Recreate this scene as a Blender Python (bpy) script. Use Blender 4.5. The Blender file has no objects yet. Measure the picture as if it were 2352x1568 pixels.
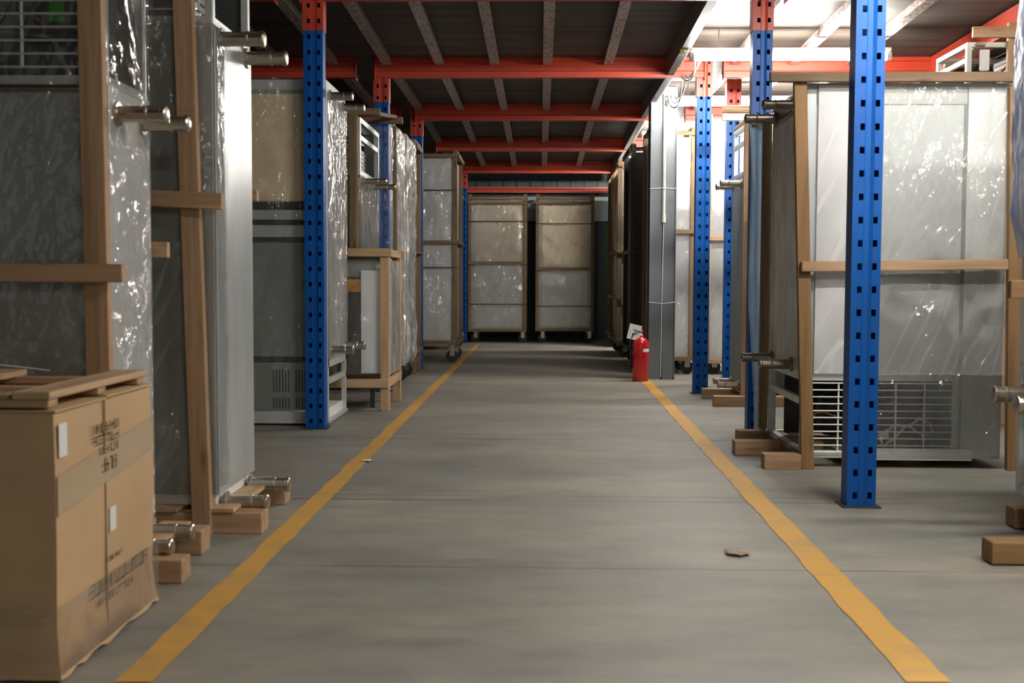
import bpy, math, random
from mathutils import Vector, Matrix, noise
random.seed(7)
SC = bpy.context.scene
COL = SC.collection
# ------------------------------------------------------------------ camera
F = 2600.0
CAM = Vector((0, 0, 0.9))
ROT = (Matrix.Rotation(math.radians(1.41), 3, 'Z') @ Matrix.Rotation(math.radians(90 - 3.17), 3, 'X')
       @ Matrix.Rotation(math.radians(0.22), 3, 'Z'))
cd = bpy.data.cameras.new('camera'); cam = bpy.data.objects.new('camera', cd); COL.objects.link(cam)
cd.sensor_width = 36; cd.lens = F / 2352 * 36; cd.clip_start = 0.05; cd.clip_end = 100
cam.matrix_world = Matrix.Translation(CAM) @ ROT.to_4x4()
cd.dof.use_dof = True; cd.dof.focus_distance = 8.5; cd.dof.aperture_fstop = 5.0
SC.camera = cam
# ------------------------------------------------------------------ world, exposure
w = bpy.data.worlds.new('world'); SC.world = w; w.use_nodes = True
bg = w.node_tree.nodes['Background']; bg.inputs[0].default_value = (0.92, 0.93, 0.88, 1); bg.inputs[1].default_value = 0.125
SC.view_settings.view_transform = 'Standard'; SC.view_settings.look = 'None'
SC.view_settings.exposure = 0.95; SC.view_settings.gamma = 1.0; SC.view_settings.use_curve_mapping = False
TUBE = 105.0      # radiance of the fluorescent tubes

def pt(px, py, Y):
    d = ROT @ Vector(((px - 1176) / F, -(py - 784) / F, -1)); t = Y / d.y
    return CAM + d * t
def PX(px, Y, py=640): return pt(px, py, Y).x
def PZ(py, Y, px=1240): return pt(px, py, Y).z
def FL(px, py):
    d = ROT @ Vector(((px - 1176) / F, -(py - 784) / F, -1)); t = -CAM.z / d.z
    return CAM + d * t

# ------------------------------------------------------------------ materials
def nt(m):
    m.use_nodes = True; n = m.node_tree; return n, n.nodes, n.links, n.nodes['Principled BSDF']
def mat(name, c, rough=0.5, metal=0.0, var=0.0, sc=(4, 4, 4), bump=0.0, bsc=(20, 20, 20), c2=None, spec=0.5, coat=0.0, rv=0.0, thr=(0.35, 0.65)):
    m = bpy.data.materials.new(name); n, N, L, p = nt(m)
    p.inputs['Base Color'].default_value = (*c, 1); p.inputs['Roughness'].default_value = rough
    p.inputs['Metallic'].default_value = metal; p.inputs['Specular IOR Level'].default_value = spec
    p.inputs['Coat Weight'].default_value = coat
    tc = N.new('ShaderNodeTexCoord')
    if c2 or var or rv:
        mp = N.new('ShaderNodeMapping'); mp.inputs['Scale'].default_value = sc; L.new(tc.outputs['Object'], mp.inputs[0])
        no = N.new('ShaderNodeTexNoise'); no.inputs['Scale'].default_value = 1; no.inputs['Detail'].default_value = 6
        no.inputs['Roughness'].default_value = 0.6; L.new(mp.outputs[0], no.inputs[0])
        cr = N.new('ShaderNodeValToRGB'); cr.color_ramp.elements[0].position = thr[0]; cr.color_ramp.elements[1].position = thr[1]
        a = c; b = c2 if c2 else tuple(min(1, x * (1 - var)) for x in c)
        cr.color_ramp.elements[0].color = (*b, 1); cr.color_ramp.elements[1].color = (*a, 1)
        L.new(no.outputs[0], cr.inputs[0]); L.new(cr.outputs[0], p.inputs['Base Color'])
        if rv:
            mr = N.new('ShaderNodeMapRange'); mr.inputs['To Min'].default_value = rough - rv; mr.inputs['To Max'].default_value = rough + rv
            L.new(no.outputs[0], mr.inputs[0]); L.new(mr.outputs[0], p.inputs['Roughness'])
    if bump:
        mp2 = N.new('ShaderNodeMapping'); mp2.inputs['Scale'].default_value = bsc; L.new(tc.outputs['Object'], mp2.inputs[0])
        n2 = N.new('ShaderNodeTexNoise'); n2.inputs['Scale'].default_value = 1; n2.inputs['Detail'].default_value = 4; L.new(mp2.outputs[0], n2.inputs[0])
        bp = N.new('ShaderNodeBump'); bp.inputs['Strength'].default_value = bump; bp.inputs['Distance'].default_value = 0.01
        L.new(n2.outputs[0], bp.inputs['Height']); L.new(bp.outputs[0], p.inputs['Normal'])
    return m
def woodm(name, axis, c=(0.52, 0.34, 0.20), c2=(0.31, 0.185, 0.095)):
    sc = [26, 26, 26]; sc[axis] = 1.6
    m = mat(name, c, 0.75, sc=tuple(sc), c2=c2, bump=0.25, bsc=tuple(s * 2 for s in sc), thr=(0.3, 0.7))
    n, N, L, p = nt(m); src = p.inputs['Base Color'].links[0].from_socket
    ks = [11, 11, 11]; ks[axis] = 2.6
    tc = N.new('ShaderNodeTexCoord'); mp = N.new('ShaderNodeMapping'); mp.inputs['Scale'].default_value = tuple(ks); L.new(tc.outputs['Object'], mp.inputs[0])
    vo = N.new('ShaderNodeTexVoronoi'); vo.inputs['Scale'].default_value = 1; L.new(mp.outputs[0], vo.inputs[0])
    mr = N.new('ShaderNodeMapRange'); mr.inputs['From Min'].default_value = 0.03; mr.inputs['From Max'].default_value = 0.17
    mr.inputs['To Min'].default_value = 0.75; mr.inputs['To Max'].default_value = 0; L.new(vo.outputs['Distance'], mr.inputs[0])
    mx = N.new('ShaderNodeMix'); mx.data_type = 'RGBA'; L.new(mr.outputs[0], mx.inputs[0]); L.new(src, mx.inputs[6]); mx.inputs[7].default_value = (c2[0] * .45, c2[1] * .38, c2[2] * .35, 1)
    L.new(mx.outputs[2], p.inputs['Base Color']); return m
WX, WY, WZ = woodm('wood_x', 0), woodm('wood_y', 1), woodm('wood_z', 2)
PW = [woodm('pale_wood_' + a, i, (0.60, 0.42, 0.25), (0.40, 0.245, 0.125)) for i, a in enumerate('xyz')]
AW = [woodm('amber_wood_' + a, i, (0.31, 0.18, 0.075), (0.19, 0.10, 0.038)) for i, a in enumerate('xyz')]
UW = woodm('brown_wood_x', 0, (0.17, 0.105, 0.06), (0.10, 0.06, 0.03))
DW = [woodm('dull_wood_' + a, i, (0.25, 0.165, 0.085), (0.135, 0.085, 0.04)) for i, a in enumerate('xyz')]
WOOD = [WX, WY, WZ]
BLUE = mat('blue_paint', (0.0, 0.085, 0.36), 0.45, var=0.15, sc=(6, 6, 2), bump=0.05, bsc=(60, 60, 20), spec=0.3)
RED = mat('red_paint', (0.56, 0.060, 0.026), 0.42, var=0.25, sc=(2, 6, 6))
STEEL = mat('stainless', (0.60, 0.64, 0.65), 0.38, 0.6, var=0.3, sc=(3, 3, 0.7), bump=0.08, bsc=(4, 4, 2), rv=0.08)
GALV = mat('galvanised', (0.64, 0.66, 0.65), 0.42, 0.3, var=0.25, sc=(7, 7, 3), bump=0.1, bsc=(9, 9, 5), rv=0.1)
GREYP = mat('grey_panel', (0.36, 0.385, 0.36), 0.45, 0.2, var=0.2, sc=(3, 3, 1.5), bump=0.06, bsc=(5, 5, 3))
NPANEL = mat('light_grey_panel', (0.43, 0.46, 0.46), 0.45, 0.1, var=0.12, sc=(5, 5, 3), bump=0.05, bsc=(9, 9, 6))
PALEP = mat('pale_panel', (0.60, 0.63, 0.62), 0.5, 0.1, var=0.12, sc=(3, 3, 2))
DARKP = mat('dark_panel', (0.10, 0.11, 0.105), 0.4, 0.3, var=0.25, sc=(3, 3, 2))
CHAR = mat('near_black_panel', (0.030, 0.030, 0.027), 0.5, 0.0, var=0.3, sc=(8, 8, 1), bump=0.2, bsc=(14, 14, 2))
BEIGE = mat('beige_reflection', (0.90, 0.76, 0.53), 0.45, 0.0, var=0.15, sc=(2, 2, 4))  # warm reflection in the glass doors, put into the base colour
WHITE = mat('white_sheet', (0.80, 0.81, 0.80), 0.5, var=0.05)
PAPER = mat('paper', (0.78, 0.78, 0.76), 0.8, var=0.05)
BLACK = mat('black_rubber', (0.012, 0.012, 0.013), 0.5)
BLACKG = mat('black_gasket', (0.02, 0.02, 0.02), 0.35)
CHROME = mat('chrome', (0.48, 0.43, 0.36), 0.3, 1.0)
ALU = mat('aluminium_frame', (0.66, 0.70, 0.68), 0.4, 0.45, var=0.15, sc=(9, 9, 9))
WIRE = mat('wire_white', (0.72, 0.74, 0.72), 0.4)
COPPER = mat('copper', (0.60, 0.27, 0.14), 0.3, 0.9)
GREEN = mat('green_label', (0.02, 0.22, 0.01), 0.5)
CORD = mat('beige_cord', (0.55, 0.53, 0.44), 0.5)
ORANGE = mat('orange_print', (0.55, 0.16, 0.05), 0.6, c2=(0.72, 0.50, 0.10), sc=(30, 30, 14))
CARD = mat('cardboard', (0.60, 0.405, 0.22), 0.8, var=0.14, sc=(3, 3, 3), bump=0.1, bsc=(6, 6, 30))
CARDT = mat('packing_tape', (0.47, 0.33, 0.17), 0.2, var=0.12, sc=(5, 5, 5), bump=0.35, bsc=(18, 18, 18), coat=0.6)
INK = mat('print_ink', (0.17, 0.14, 0.085), 0.8, var=0.3, sc=(60, 60, 60))
STRAP = mat('white_strap', (0.62, 0.66, 0.60), 0.4)
YEL = mat('yellow_floor_paint', (0.60, 0.33, 0.06), 0.6, c2=(0.42, 0.28, 0.10), sc=(5, 5, 5), bump=0.1, thr=(0.28, 0.5))
EXR = mat('extinguisher_red', (0.50, 0.006, 0.010), 0.22, coat=0.5)
COLG = mat('column_grey', (0.15, 0.17, 0.18), 0.45, 0.0, var=0.15, sc=(8, 8, 1))
WALLM = mat('teal_wall', (0.035, 0.060, 0.062), 0.5, var=0.3, sc=(10, 1, 0.6))
SIDEW = mat('side_wall_paint', (0.10, 0.115, 0.115), 0.7, var=0.2)
BAND = mat('wall_band', (0.42, 0.52, 0.55), 0.4, var=0.1)
JOIST = mat('joist_metal', (0.20, 0.115, 0.10), 0.45, 0.2, c2=(0.46, 0.40, 0.37), sc=(60, 22, 60), thr=(0.45, 0.62))
CABLE = mat('white_conduit', (0.62, 0.60, 0.55), 0.5)
YTAG = mat('yellow_tag', (0.55, 0.60, 0.05), 0.5)
DEB = mat('dry_leaf', (0.42, 0.33, 0.25), 0.8, var=0.4, sc=(40, 40, 40))
BLUEF = None
def ply():
    m = bpy.data.materials.new('plywood_ceiling'); n, N, L, p = nt(m)
    tc = N.new('ShaderNodeTexCoord'); mp = N.new('ShaderNodeMapping'); mp.inputs['Scale'].default_value = (0.7, 9, 1)
    L.new(tc.outputs['Object'], mp.inputs[0])
    no = N.new('ShaderNodeTexNoise'); no.inputs['Scale'].default_value = 1; no.inputs['Detail'].default_value = 8; L.new(mp.outputs[0], no.inputs[0])
    cr = N.new('ShaderNodeValToRGB'); cr.color_ramp.elements[0].position = 0.3; cr.color_ramp.elements[1].position = 0.7
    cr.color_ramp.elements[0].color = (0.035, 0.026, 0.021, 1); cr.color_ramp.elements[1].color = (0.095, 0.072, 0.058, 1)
    L.new(no.outputs[0], cr.inputs[0]); L.new(cr.outputs[0], p.inputs['Base Color']); p.inputs['Roughness'].default_value = 0.7
    return m
PLY = ply()
def floor_mat():
    m = bpy.data.materials.new('concrete_floor'); n, N, L, p = nt(m)
    tc = N.new('ShaderNodeTexCoord')
    def noi(sc, det=6, rough=0.6, loc=(0, 0, 0)):
        mp = N.new('ShaderNodeMapping'); mp.inputs['Scale'].default_value = sc; mp.inputs['Location'].default_value = loc
        L.new(tc.outputs['Object'], mp.inputs[0])
        x = N.new('ShaderNodeTexNoise'); x.inputs['Scale'].default_value = 1; x.inputs['Detail'].default_value = det
        x.inputs['Roughness'].default_value = rough; L.new(mp.outputs[0], x.inputs[0]); return x
    a = noi((0.8, 1.6, 1)); b = noi((3, 7, 1), 8, 0.65, loc=(3, 1, 0)); 
    cr = N.new('ShaderNodeValToRGB'); e = cr.color_ramp.elements
    e[0].position = 0.32; e[0].color = (0.215, 0.210, 0.190, 1); e[1].position = 0.68; e[1].color = (0.345, 0.315, 0.255, 1)
    L.new(a.outputs[0], cr.inputs[0])
    cr2 = N.new('ShaderNodeValToRGB'); e = cr2.color_ramp.elements
    e[0].position = 0.3; e[0].color = (0.70, 0.72, 0.74, 1); e[1].position = 0.6; e[1].color = (1, 1, 1, 1)
    L.new(b.outputs[0], cr2.inputs[0])
    mx = N.new('ShaderNodeMix'); mx.data_type = 'RGBA'; mx.blend_type = 'MULTIPLY'; mx.inputs[0].default_value = 1
    L.new(cr.outputs[0], mx.inputs[6]); L.new(cr2.outputs[0], mx.inputs[7])
    # saw-cut joints: thin dark lines across the aisle
    sep = N.new('ShaderNodeSeparateXYZ'); L.new(tc.outputs['Object'], sep.inputs[0])
    prev = None
    for yy, wd in ((3.49, 0.007), (4.56, 0.009), (4.66, 0.006), (6.33, 0.016), (8.5, 0.010), (9.6, 0.008), (2.2, 0.004)):
        s = N.new('ShaderNodeMath'); s.operation = 'SUBTRACT'; s.inputs[1].default_value = yy; L.new(sep.outputs[1], s.inputs[0])
        ab = N.new('ShaderNodeMath'); ab.operation = 'ABSOLUTE'; L.new(s.outputs[0], ab.inputs[0])
        lt = N.new('ShaderNodeMath'); lt.operation = 'LESS_THAN'; lt.inputs[1].default_value = wd; L.new(ab.outputs[0], lt.inputs[0])
        if prev is None: prev = lt
        else:
            ad = N.new('ShaderNodeMath'); ad.operation = 'MAXIMUM'; L.new(prev.outputs[0], ad.inputs[0]); L.new(lt.outputs[0], ad.inputs[1]); prev = ad
    c = noi((1.1, 0.3, 1), 2, loc=(7, 7, 0))
    gt = N.new('ShaderNodeMapRange'); gt.inputs['From Min'].default_value = 0.42; gt.inputs['From Max'].default_value = 0.55
    gt.inputs['To Max'].default_value = 0.75; L.new(c.outputs[0], gt.inputs[0])
    ml = N.new('ShaderNodeMath'); ml.operation = 'MULTIPLY'; L.new(prev.outputs[0], ml.inputs[0]); L.new(gt.outputs[0], ml.inputs[1])
    mx2 = N.new('ShaderNodeMix'); mx2.data_type = 'RGBA'; L.new(ml.outputs[0], mx2.inputs[0]); L.new(mx.outputs[2], mx2.inputs[6])
    mx2.inputs[7].default_value = (0.07, 0.065, 0.055, 1)
    L.new(mx2.outputs[2], p.inputs['Base Color'])
    mr = N.new('ShaderNodeMapRange'); mr.inputs['To Min'].default_value = 0.42; mr.inputs['To Max'].default_value = 0.7
    L.new(b.outputs[0], mr.inputs[0]); L.new(mr.outputs[0], p.inputs['Roughness'])
    bp = N.new('ShaderNodeBump'); bp.inputs['Strength'].default_value = 0.08; bp.inputs['Distance'].default_value = 0.01
    L.new(b.outputs[0], bp.inputs['Height']); L.new(bp.outputs[0], p.inputs['Normal'])
    return m
def film_mat(name, haze=0.22, tint=(0.84, 0.83, 0.79), rough=0.09, gl=0.055, bs=1.0, sc=(16, 16, 9), trans=0.0):
    m = bpy.data.materials.new(name); m.use_nodes = True; n = m.node_tree; N = n.nodes; L = n.links; N.clear()
    out = N.new('ShaderNodeOutputMaterial'); tr = N.new('ShaderNodeBsdfTransparent'); df = N.new('ShaderNodeBsdfDiffuse')
    df.inputs[0].default_value = (*tint, 1); gs = N.new('ShaderNodeBsdfGlossy'); gs.inputs['Roughness'].default_value = rough
    tc = N.new('ShaderNodeTexCoord')
    def nz(sc_, det, rot=(0, 0, 0), loc=(0, 0, 0)):
        mo = N.new('ShaderNodeMapping'); mo.inputs['Rotation'].default_value = rot; L.new(tc.outputs['Object'], mo.inputs[0])
        mq = N.new('ShaderNodeMapping'); mq.inputs['Scale'].default_value = sc_; mq.inputs['Location'].default_value = loc
        L.new(mo.outputs[0], mq.inputs[0]); x = N.new('ShaderNodeTexNoise'); x.inputs['Scale'].default_value = 1; x.inputs['Detail'].default_value = det
        L.new(mq.outputs[0], x.inputs[0]); return x
    def mr_(src, a, b, c, d):
        x = N.new('ShaderNodeMapRange'); x.inputs['From Min'].default_value = a; x.inputs['From Max'].default_value = b
        x.inputs['To Min'].default_value = c; x.inputs['To Max'].default_value = d; L.new(src, x.inputs[0]); return x
    def mth(op, a, b):
        x = N.new('ShaderNodeMath'); x.operation = op
        for k, q in enumerate((a, b)):
            if isinstance(q, (int, float)): x.inputs[k].default_value = q
            else: L.new(q, x.inputs[k])
        return x
    fine = nz(sc, 2.5); mask = nz((2.3, 2.3, 1.7), 2, loc=(4, 2, 1)); mk = mr_(mask.outputs[0], 0.45, 0.62, 0.12, 1.0)
    fold = nz((1.6, 1.6, 9.0), 1.5, rot=(0.9, 0.95, 0.0), loc=(1, 5, 2))      # long diagonal folds
    fd = mth('ABSOLUTE', mth('SUBTRACT', fold.outputs[0], 0.5).outputs[0], 0); fdr = mr_(fd.outputs[0], 0.0, 0.045, 1.0, 0.0); fdr.interpolation_type = 'SMOOTHSTEP'
    hgt = mth('ADD', mth('MULTIPLY', fine.outputs[0], mk.outputs[0]).outputs[0], mth('MULTIPLY', fdr.outputs[0], 0.055).outputs[0])
    bp = N.new('ShaderNodeBump'); bp.inputs['Strength'].default_value = bs; bp.inputs['Distance'].default_value = 0.07
    L.new(hgt.outputs[0], bp.inputs['Height']); L.new(bp.outputs[0], gs.inputs['Normal'])
    m1 = N.new('ShaderNodeMixShader'); m2 = N.new('ShaderNodeMixShader')
    hz = mth('ADD', mth('MULTIPLY', fdr.outputs[0], haze * 0.35).outputs[0], mr_(mask.outputs[0], 0.35, 0.65, haze * 0.75, haze * 1.25).outputs[0])
    L.new(hz.outputs[0], m1.inputs[0]); L.new(tr.outputs[0], m1.inputs[1])
    if trans:
        tl = N.new('ShaderNodeBsdfTranslucent'); tl.inputs[0].default_value = (*tint, 1); m3 = N.new('ShaderNodeMixShader'); m3.inputs[0].default_value = trans
        L.new(df.outputs[0], m3.inputs[1]); L.new(tl.outputs[0], m3.inputs[2]); L.new(m3.outputs[0], m1.inputs[2])
    else: L.new(df.outputs[0], m1.inputs[2])
    fr = N.new('ShaderNodeFresnel'); fr.inputs[0].default_value = 1.35
    ad = N.new('ShaderNodeMath'); ad.operation = 'ADD'; ad.inputs[1].default_value = gl; ad.use_clamp = True; L.new(fr.outputs[0], ad.inputs[0])
    L.new(ad.outputs[0], m2.inputs[0]); L.new(m1.outputs[0], m2.inputs[1]); L.new(gs.outputs[0], m2.inputs[2]); L.new(m2.outputs[0], out.inputs[0])
    return m
FILM = film_mat('clear_film'); FILMD = film_mat('thin_clear_film', 0.05, gl=0.035)
FILMW = film_mat('milky_film', 0.85, (0.90, 0.89, 0.90), 0.5, 0.0, 0.4, trans=0.4)
FILMB = film_mat('white_wrap', 0.65, (0.88, 0.86, 0.84), 0.14, 0.14, 0.9, (18, 18, 10), trans=0.25)
FILMA = film_mat('crumpled_film', 0.20, gl=0.06, bs=1.9, rough=0.12, sc=(17, 17, 13))
FILMC = film_mat('crinkled_wrap', 0.04, gl=0.06, bs=0.55, sc=(26, 26, 26))
FILMV = film_mat('blue_film', 0.92, (0.68, 0.83, 1.0), 0.3, 0.04, 0.3, trans=0.6)
GLASS = film_mat('glass_reflecting', 0.30, (0.60, 0.55, 0.44), 0.08, 0.25, 0.12, (2, 2, 1))
def emis(name, c, s):
    m = bpy.data.materials.new(name); n, N, L, p = nt(m)
    p.inputs['Base Color'].default_value = (0.9, 0.9, 0.9, 1)
    p.inputs['Emission Color'].default_value = (*c, 1); p.inputs['Emission Strength'].default_value = s; return m
LAMP = emis('lit_tube', (1.0, 0.97, 0.90), TUBE); LAMP_BOOST = emis('boosted_lit_tube', (1.0, 0.95, 0.85), TUBE * 1.7); LAMP_FILL = emis('dim_fill_tube', (1.0, 0.95, 0.86), TUBE * 0.45)  # boosted tube brightens the back crates; dim tube is added front fill

# ------------------------------------------------------------------ mesh helpers
def wloc(o):
    v = Vector((0, 0, 0))
    while o: v = v + o.location; o = o.parent
    return v
class MB:
    def __init__(s): s.v = []; s.f = []; s.m = []
    def add(s, vs, fs, mi=0):
        b = len(s.v); s.v += [Vector(q) for q in vs]; s.f += [tuple(b + i for i in q) for q in fs]; s.m += [mi] * len(fs); return s
    def box(s, x0, x1, y0, y1, z0, z1, mi=0):
        x0, x1 = sorted((x0, x1)); y0, y1 = sorted((y0, y1)); z0, z1 = sorted((z0, z1))
        vs = [(x, y, z) for z in (z0, z1) for y in (y0, y1) for x in (x0, x1)]
        return s.add(vs, [(0, 2, 3, 1), (4, 5, 7, 6), (0, 1, 5, 4), (2, 6, 7, 3), (0, 4, 6, 2), (1, 3, 7, 5)], mi)
    def bar(s, p0, p1, a, b, up=(0, 1, 0), mi=0):      # rectangular bar: width a across, depth b along 'up'
        p0, p1 = Vector(p0), Vector(p1); d = (p1 - p0).normalized(); u = Vector(up); sd = d.cross(u).normalized(); u = sd.cross(d)
        vs = []
        for p in (p0, p1):
            for i, j in ((-1, -1), (1, -1), (1, 1), (-1, 1)): vs.append(p + sd * (a / 2 * i) + u * (b / 2 * j))
        return s.add(vs, [(3, 2, 1, 0), (4, 5, 6, 7), (0, 1, 5, 4), (1, 2, 6, 5), (2, 3, 7, 6), (3, 0, 4, 7)], mi)
    def tube(s, pts, r, n=8, mi=0, cap=True):
        pts = [Vector(p) for p in pts]; rs = r if isinstance(r, (list, tuple)) else [r] * len(pts); b = len(s.v)
        u = None
        for i, p in enumerate(pts):
            d = (pts[min(i + 1, len(pts) - 1)] - pts[max(i - 1, 0)])
            if d.length < 1e-9: d = Vector((0, 0, 1))
            d.normalize()
            if u is None:
                u = d.cross(Vector((0, 0, 1)));
                if u.length < 1e-3: u = d.cross(Vector((1, 0, 0)))
            u = (u - d * u.dot(d)).normalized(); v = d.cross(u)
            for k in range(n):
                a = 2 * math.pi * k / n; s.v.append(p + u * (math.cos(a) * rs[i]) + v * (math.sin(a) * rs[i]))
        for i in range(len(pts) - 1):
            for k in range(n):
                k2 = (k + 1) % n; s.f.append((b + i * n + k, b + i * n + k2, b + (i + 1) * n + k2, b + (i + 1) * n + k)); s.m.append(mi)
        if cap:
            s.f.append(tuple(b + k for k in reversed(range(n)))); s.m.append(mi)
            s.f.append(tuple(b + (len(pts) - 1) * n + k for k in range(n))); s.m.append(mi)
        return s
    def build(s, name, mats, parent=None, bevel=0.0, smooth=False, solid=0.0, fixn=False):
        me = bpy.data.meshes.new(name); off = wloc(parent) if parent else Vector((0, 0, 0))
        me.from_pydata([tuple(v - off) for v in s.v], [], s.f); 
        for m in (mats if isinstance(mats, (list, tuple)) else [mats]): me.materials.append(m)
        for p, i in zip(me.polygons, s.m): p.material_index = i; p.use_smooth = smooth
        me.update(); o = bpy.data.objects.new(name, me); COL.objects.link(o)
        if parent: o.parent = parent
        if solid:
            md = o.modifiers.new('solid', 'SOLIDIFY'); md.thickness = solid; md.offset = 0
        if bevel:
            md = o.modifiers.new('bevel', 'BEVEL'); md.width = bevel; md.segments = 2; md.limit_method = 'ANGLE'
        return o
def tag(o, label, cat, group=None, kind=None):
    o['label'] = label; o['category'] = cat
    if group: o['group'] = group
    if kind: o['kind'] = kind
    return o
def struct(o): o['kind'] = 'structure'; return o
def empty(name, loc, label, cat, group=None):
    o = bpy.data.objects.new(name, None); COL.objects.link(o); o.location = loc; o.empty_display_size = 0.1
    return tag(o, label, cat, group)
def lathe(mb, c, prof, axis='z', n=20, mi=0):
    c = Vector(c); ax = {'x': Vector((1, 0, 0)), 'y': Vector((0, 1, 0)), 'z': Vector((0, 0, 1))}[axis]
    mb.tube([c + ax * h for r, h in prof], [max(r, 1e-4) for r, h in prof], n, mi)
    return mb
def crease(p, sd=0.0):
    """sum of ridges: folds pulled diagonally plus small crumples"""
    q = Vector((p.x * 2.2 + p.z * 1.1 + sd, p.y * 2.2 + p.z * 0.9, p.z * 1.1 - p.x * 0.6))
    a = 1 - abs(noise.noise(q * 1.7)) * 2
    b = 1 - abs(noise.noise(q * 4.3 + Vector((5, 1, sd)))) * 2
    c = noise.noise(q * 9 + Vector((1, sd, 3)))
    return 0.5 * max(a, 0) + 0.35 * max(b, 0) + 0.15 * c
def film(x0, x1, y0, y1, z0, z1, name, m, parent, faces='fr', amp=0.018, off=0.006, st=0.035):
    """wrinkled plastic sheet: f = towards -y, b = +y, l = -x, r = +x, t = top"""
    mb = MB(); x0, x1 = sorted((x0, x1)); x0 -= off; x1 += off; y0 -= off; y1 += off; z1 += off
    def grid(o, u, v, nrm):
        nu = max(2, int(u.length / st)); nv = max(2, int(v.length / st)); vs = []
        for j in range(nv + 1):
            for i in range(nu + 1):
                p = o + u * (i / nu) + v * (j / nv); e = min(1, min(i, nu - i, j, nv - j) / 2.0)
                vs.append(p + nrm * (crease(p) * amp * 0.5 * (0.25 + 0.75 * e)))
        fs = [(j * (nu + 1) + i, j * (nu + 1) + i + 1, (j + 1) * (nu + 1) + i + 1, (j + 1) * (nu + 1) + i) for j in range(nv) for i in range(nu)]
        mb.add(vs, fs)
    V = Vector
    if 'f' in faces: grid(V((x0, y0, z0)), V((x1 - x0, 0, 0)), V((0, 0, z1 - z0)), V((0, -1, 0)))
    if 'b' in faces: grid(V((x1, y1, z0)), V((x0 - x1, 0, 0)), V((0, 0, z1 - z0)), V((0, 1, 0)))
    if 'r' in faces: grid(V((x1, y0, z0)), V((0, y1 - y0, 0)), V((0, 0, z1 - z0)), V((1, 0, 0)))
    if 'l' in faces: grid(V((x0, y1, z0)), V((0, y0 - y1, 0)), V((0, 0, z1 - z0)), V((-1, 0, 0)))
    if 't' in faces: grid(V((x0, y0, z1)), V((x1 - x0, 0, 0)), V((0, y1 - y0, 0)), V((0, 0, 1)))
    return mb.build(name, m, parent, smooth=True)

# ------------------------------------------------------------------ setting
BY = [-2.3, 0.0, 2.24, 4.45, 6.69, 8.93, 11.25, 13.5, 15.8, 16.75]
BZ = [2.52, 2.52, 2.52, 2.52, 2.52, 2.463, 2.455, 2.406, 2.36, 2.34]
def zb(y):
    for i in range(len(BY) - 1):
        if y <= BY[i + 1]: t = (y - BY[i]) / (BY[i + 1] - BY[i]); return BZ[i] + (BZ[i + 1] - BZ[i]) * t
    return BZ[-1]
BH = 0.155
struct(MB().box(-4.2, 5.2, -3, 17.6, -0.06, 0).build('floor', floor_mat()))
mb = MB()
for i in range(len(BY) - 1):
    ya, yb = BY[i], BY[i + 1]; za, zc = BZ[i] + BH, BZ[i + 1] + BH
    for x0, x1 in ((-4.2, 5.2),):
        vs = [(x0, ya, za), (x1, ya, za), (x1, yb, zc), (x0, yb, zc)]; vs += [(a, b, c + 0.03) for a, b, c in vs]
        mb.add(vs, [(0, 1, 2, 3), (7, 6, 5, 4), (0, 4, 5, 1), (1, 5, 6, 2), (2, 6, 7, 3), (3, 7, 4, 0)])
struct(mb.build('ceiling', PLY))
WB = 16.95
mb = MB().box(-4.2, 5.2, WB, WB + 0.1, 0, 2.7)
for k in range(46): mb.box(-4.15 + k * 0.2, -4.11 + k * 0.2, WB - 0.02, WB + 0.01, 0.02, 2.6)
struct(mb.build('wall_back', WALLM))
struct(MB().box(-4.3, -4.2, -3, 17.1, 0, 2.75).build('wall_left', SIDEW))
struct(MB().box(5.2, 5.3, -3, 17.1, 0, 2.75).build('wall_right', SIDEW))
struct(MB().box(-0.45, 1.5, WB - 0.06, WB - 0.02, PZ(508, WB), PZ(452, WB)).build('trim_1', BAND, bevel=0.004))
struct(MB().box(-3, 3, WB - 0.07, WB - 0.02, 0.0, 0.05).build('trim_2', WALLM, bevel=0.004))

def floor_line(pl, pr, name, label):
    mb = MB(); n = 120; vs = []
    for i in range(n + 1):
        t = i / n; t2 = t ** 1.4
        # pl, pr: (near edge px, near py, far px, far py)
        a = FL(pl[0], pl[1]); b = FL(pl[2], pl[3]); c = FL(pr[0], pr[1]); d = FL(pr[2], pr[3])
        L_ = a.lerp(b, t); R_ = c.lerp(d, t); j = 0.005
        vs += [(L_.x + random.uniform(-j, j), L_.y, 0.0025), (R_.x + random.uniform(-j, j), R_.y, 0.0025)]
    mb.add(vs, [(2 * i, 2 * i + 1, 2 * i + 3, 2 * i + 2) for i in range(n)])
    return tag(mb.build(name, YEL), label, 'floor marking')
# the stripes run on towards the back wall
la = (262, 1568, 1094, 790); lb = (352, 1568, 1104, 790)
floor_line(la, lb, 'floor_line', 'yellow painted stripe on the concrete along the left side of the aisle')
ra = (2085, 1568, 1434, 832); rb = (2182, 1568, 1452, 832)
floor_line(ra, rb, 'floor_line', 'yellow painted stripe on the concrete along the right side of the aisle')

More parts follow.
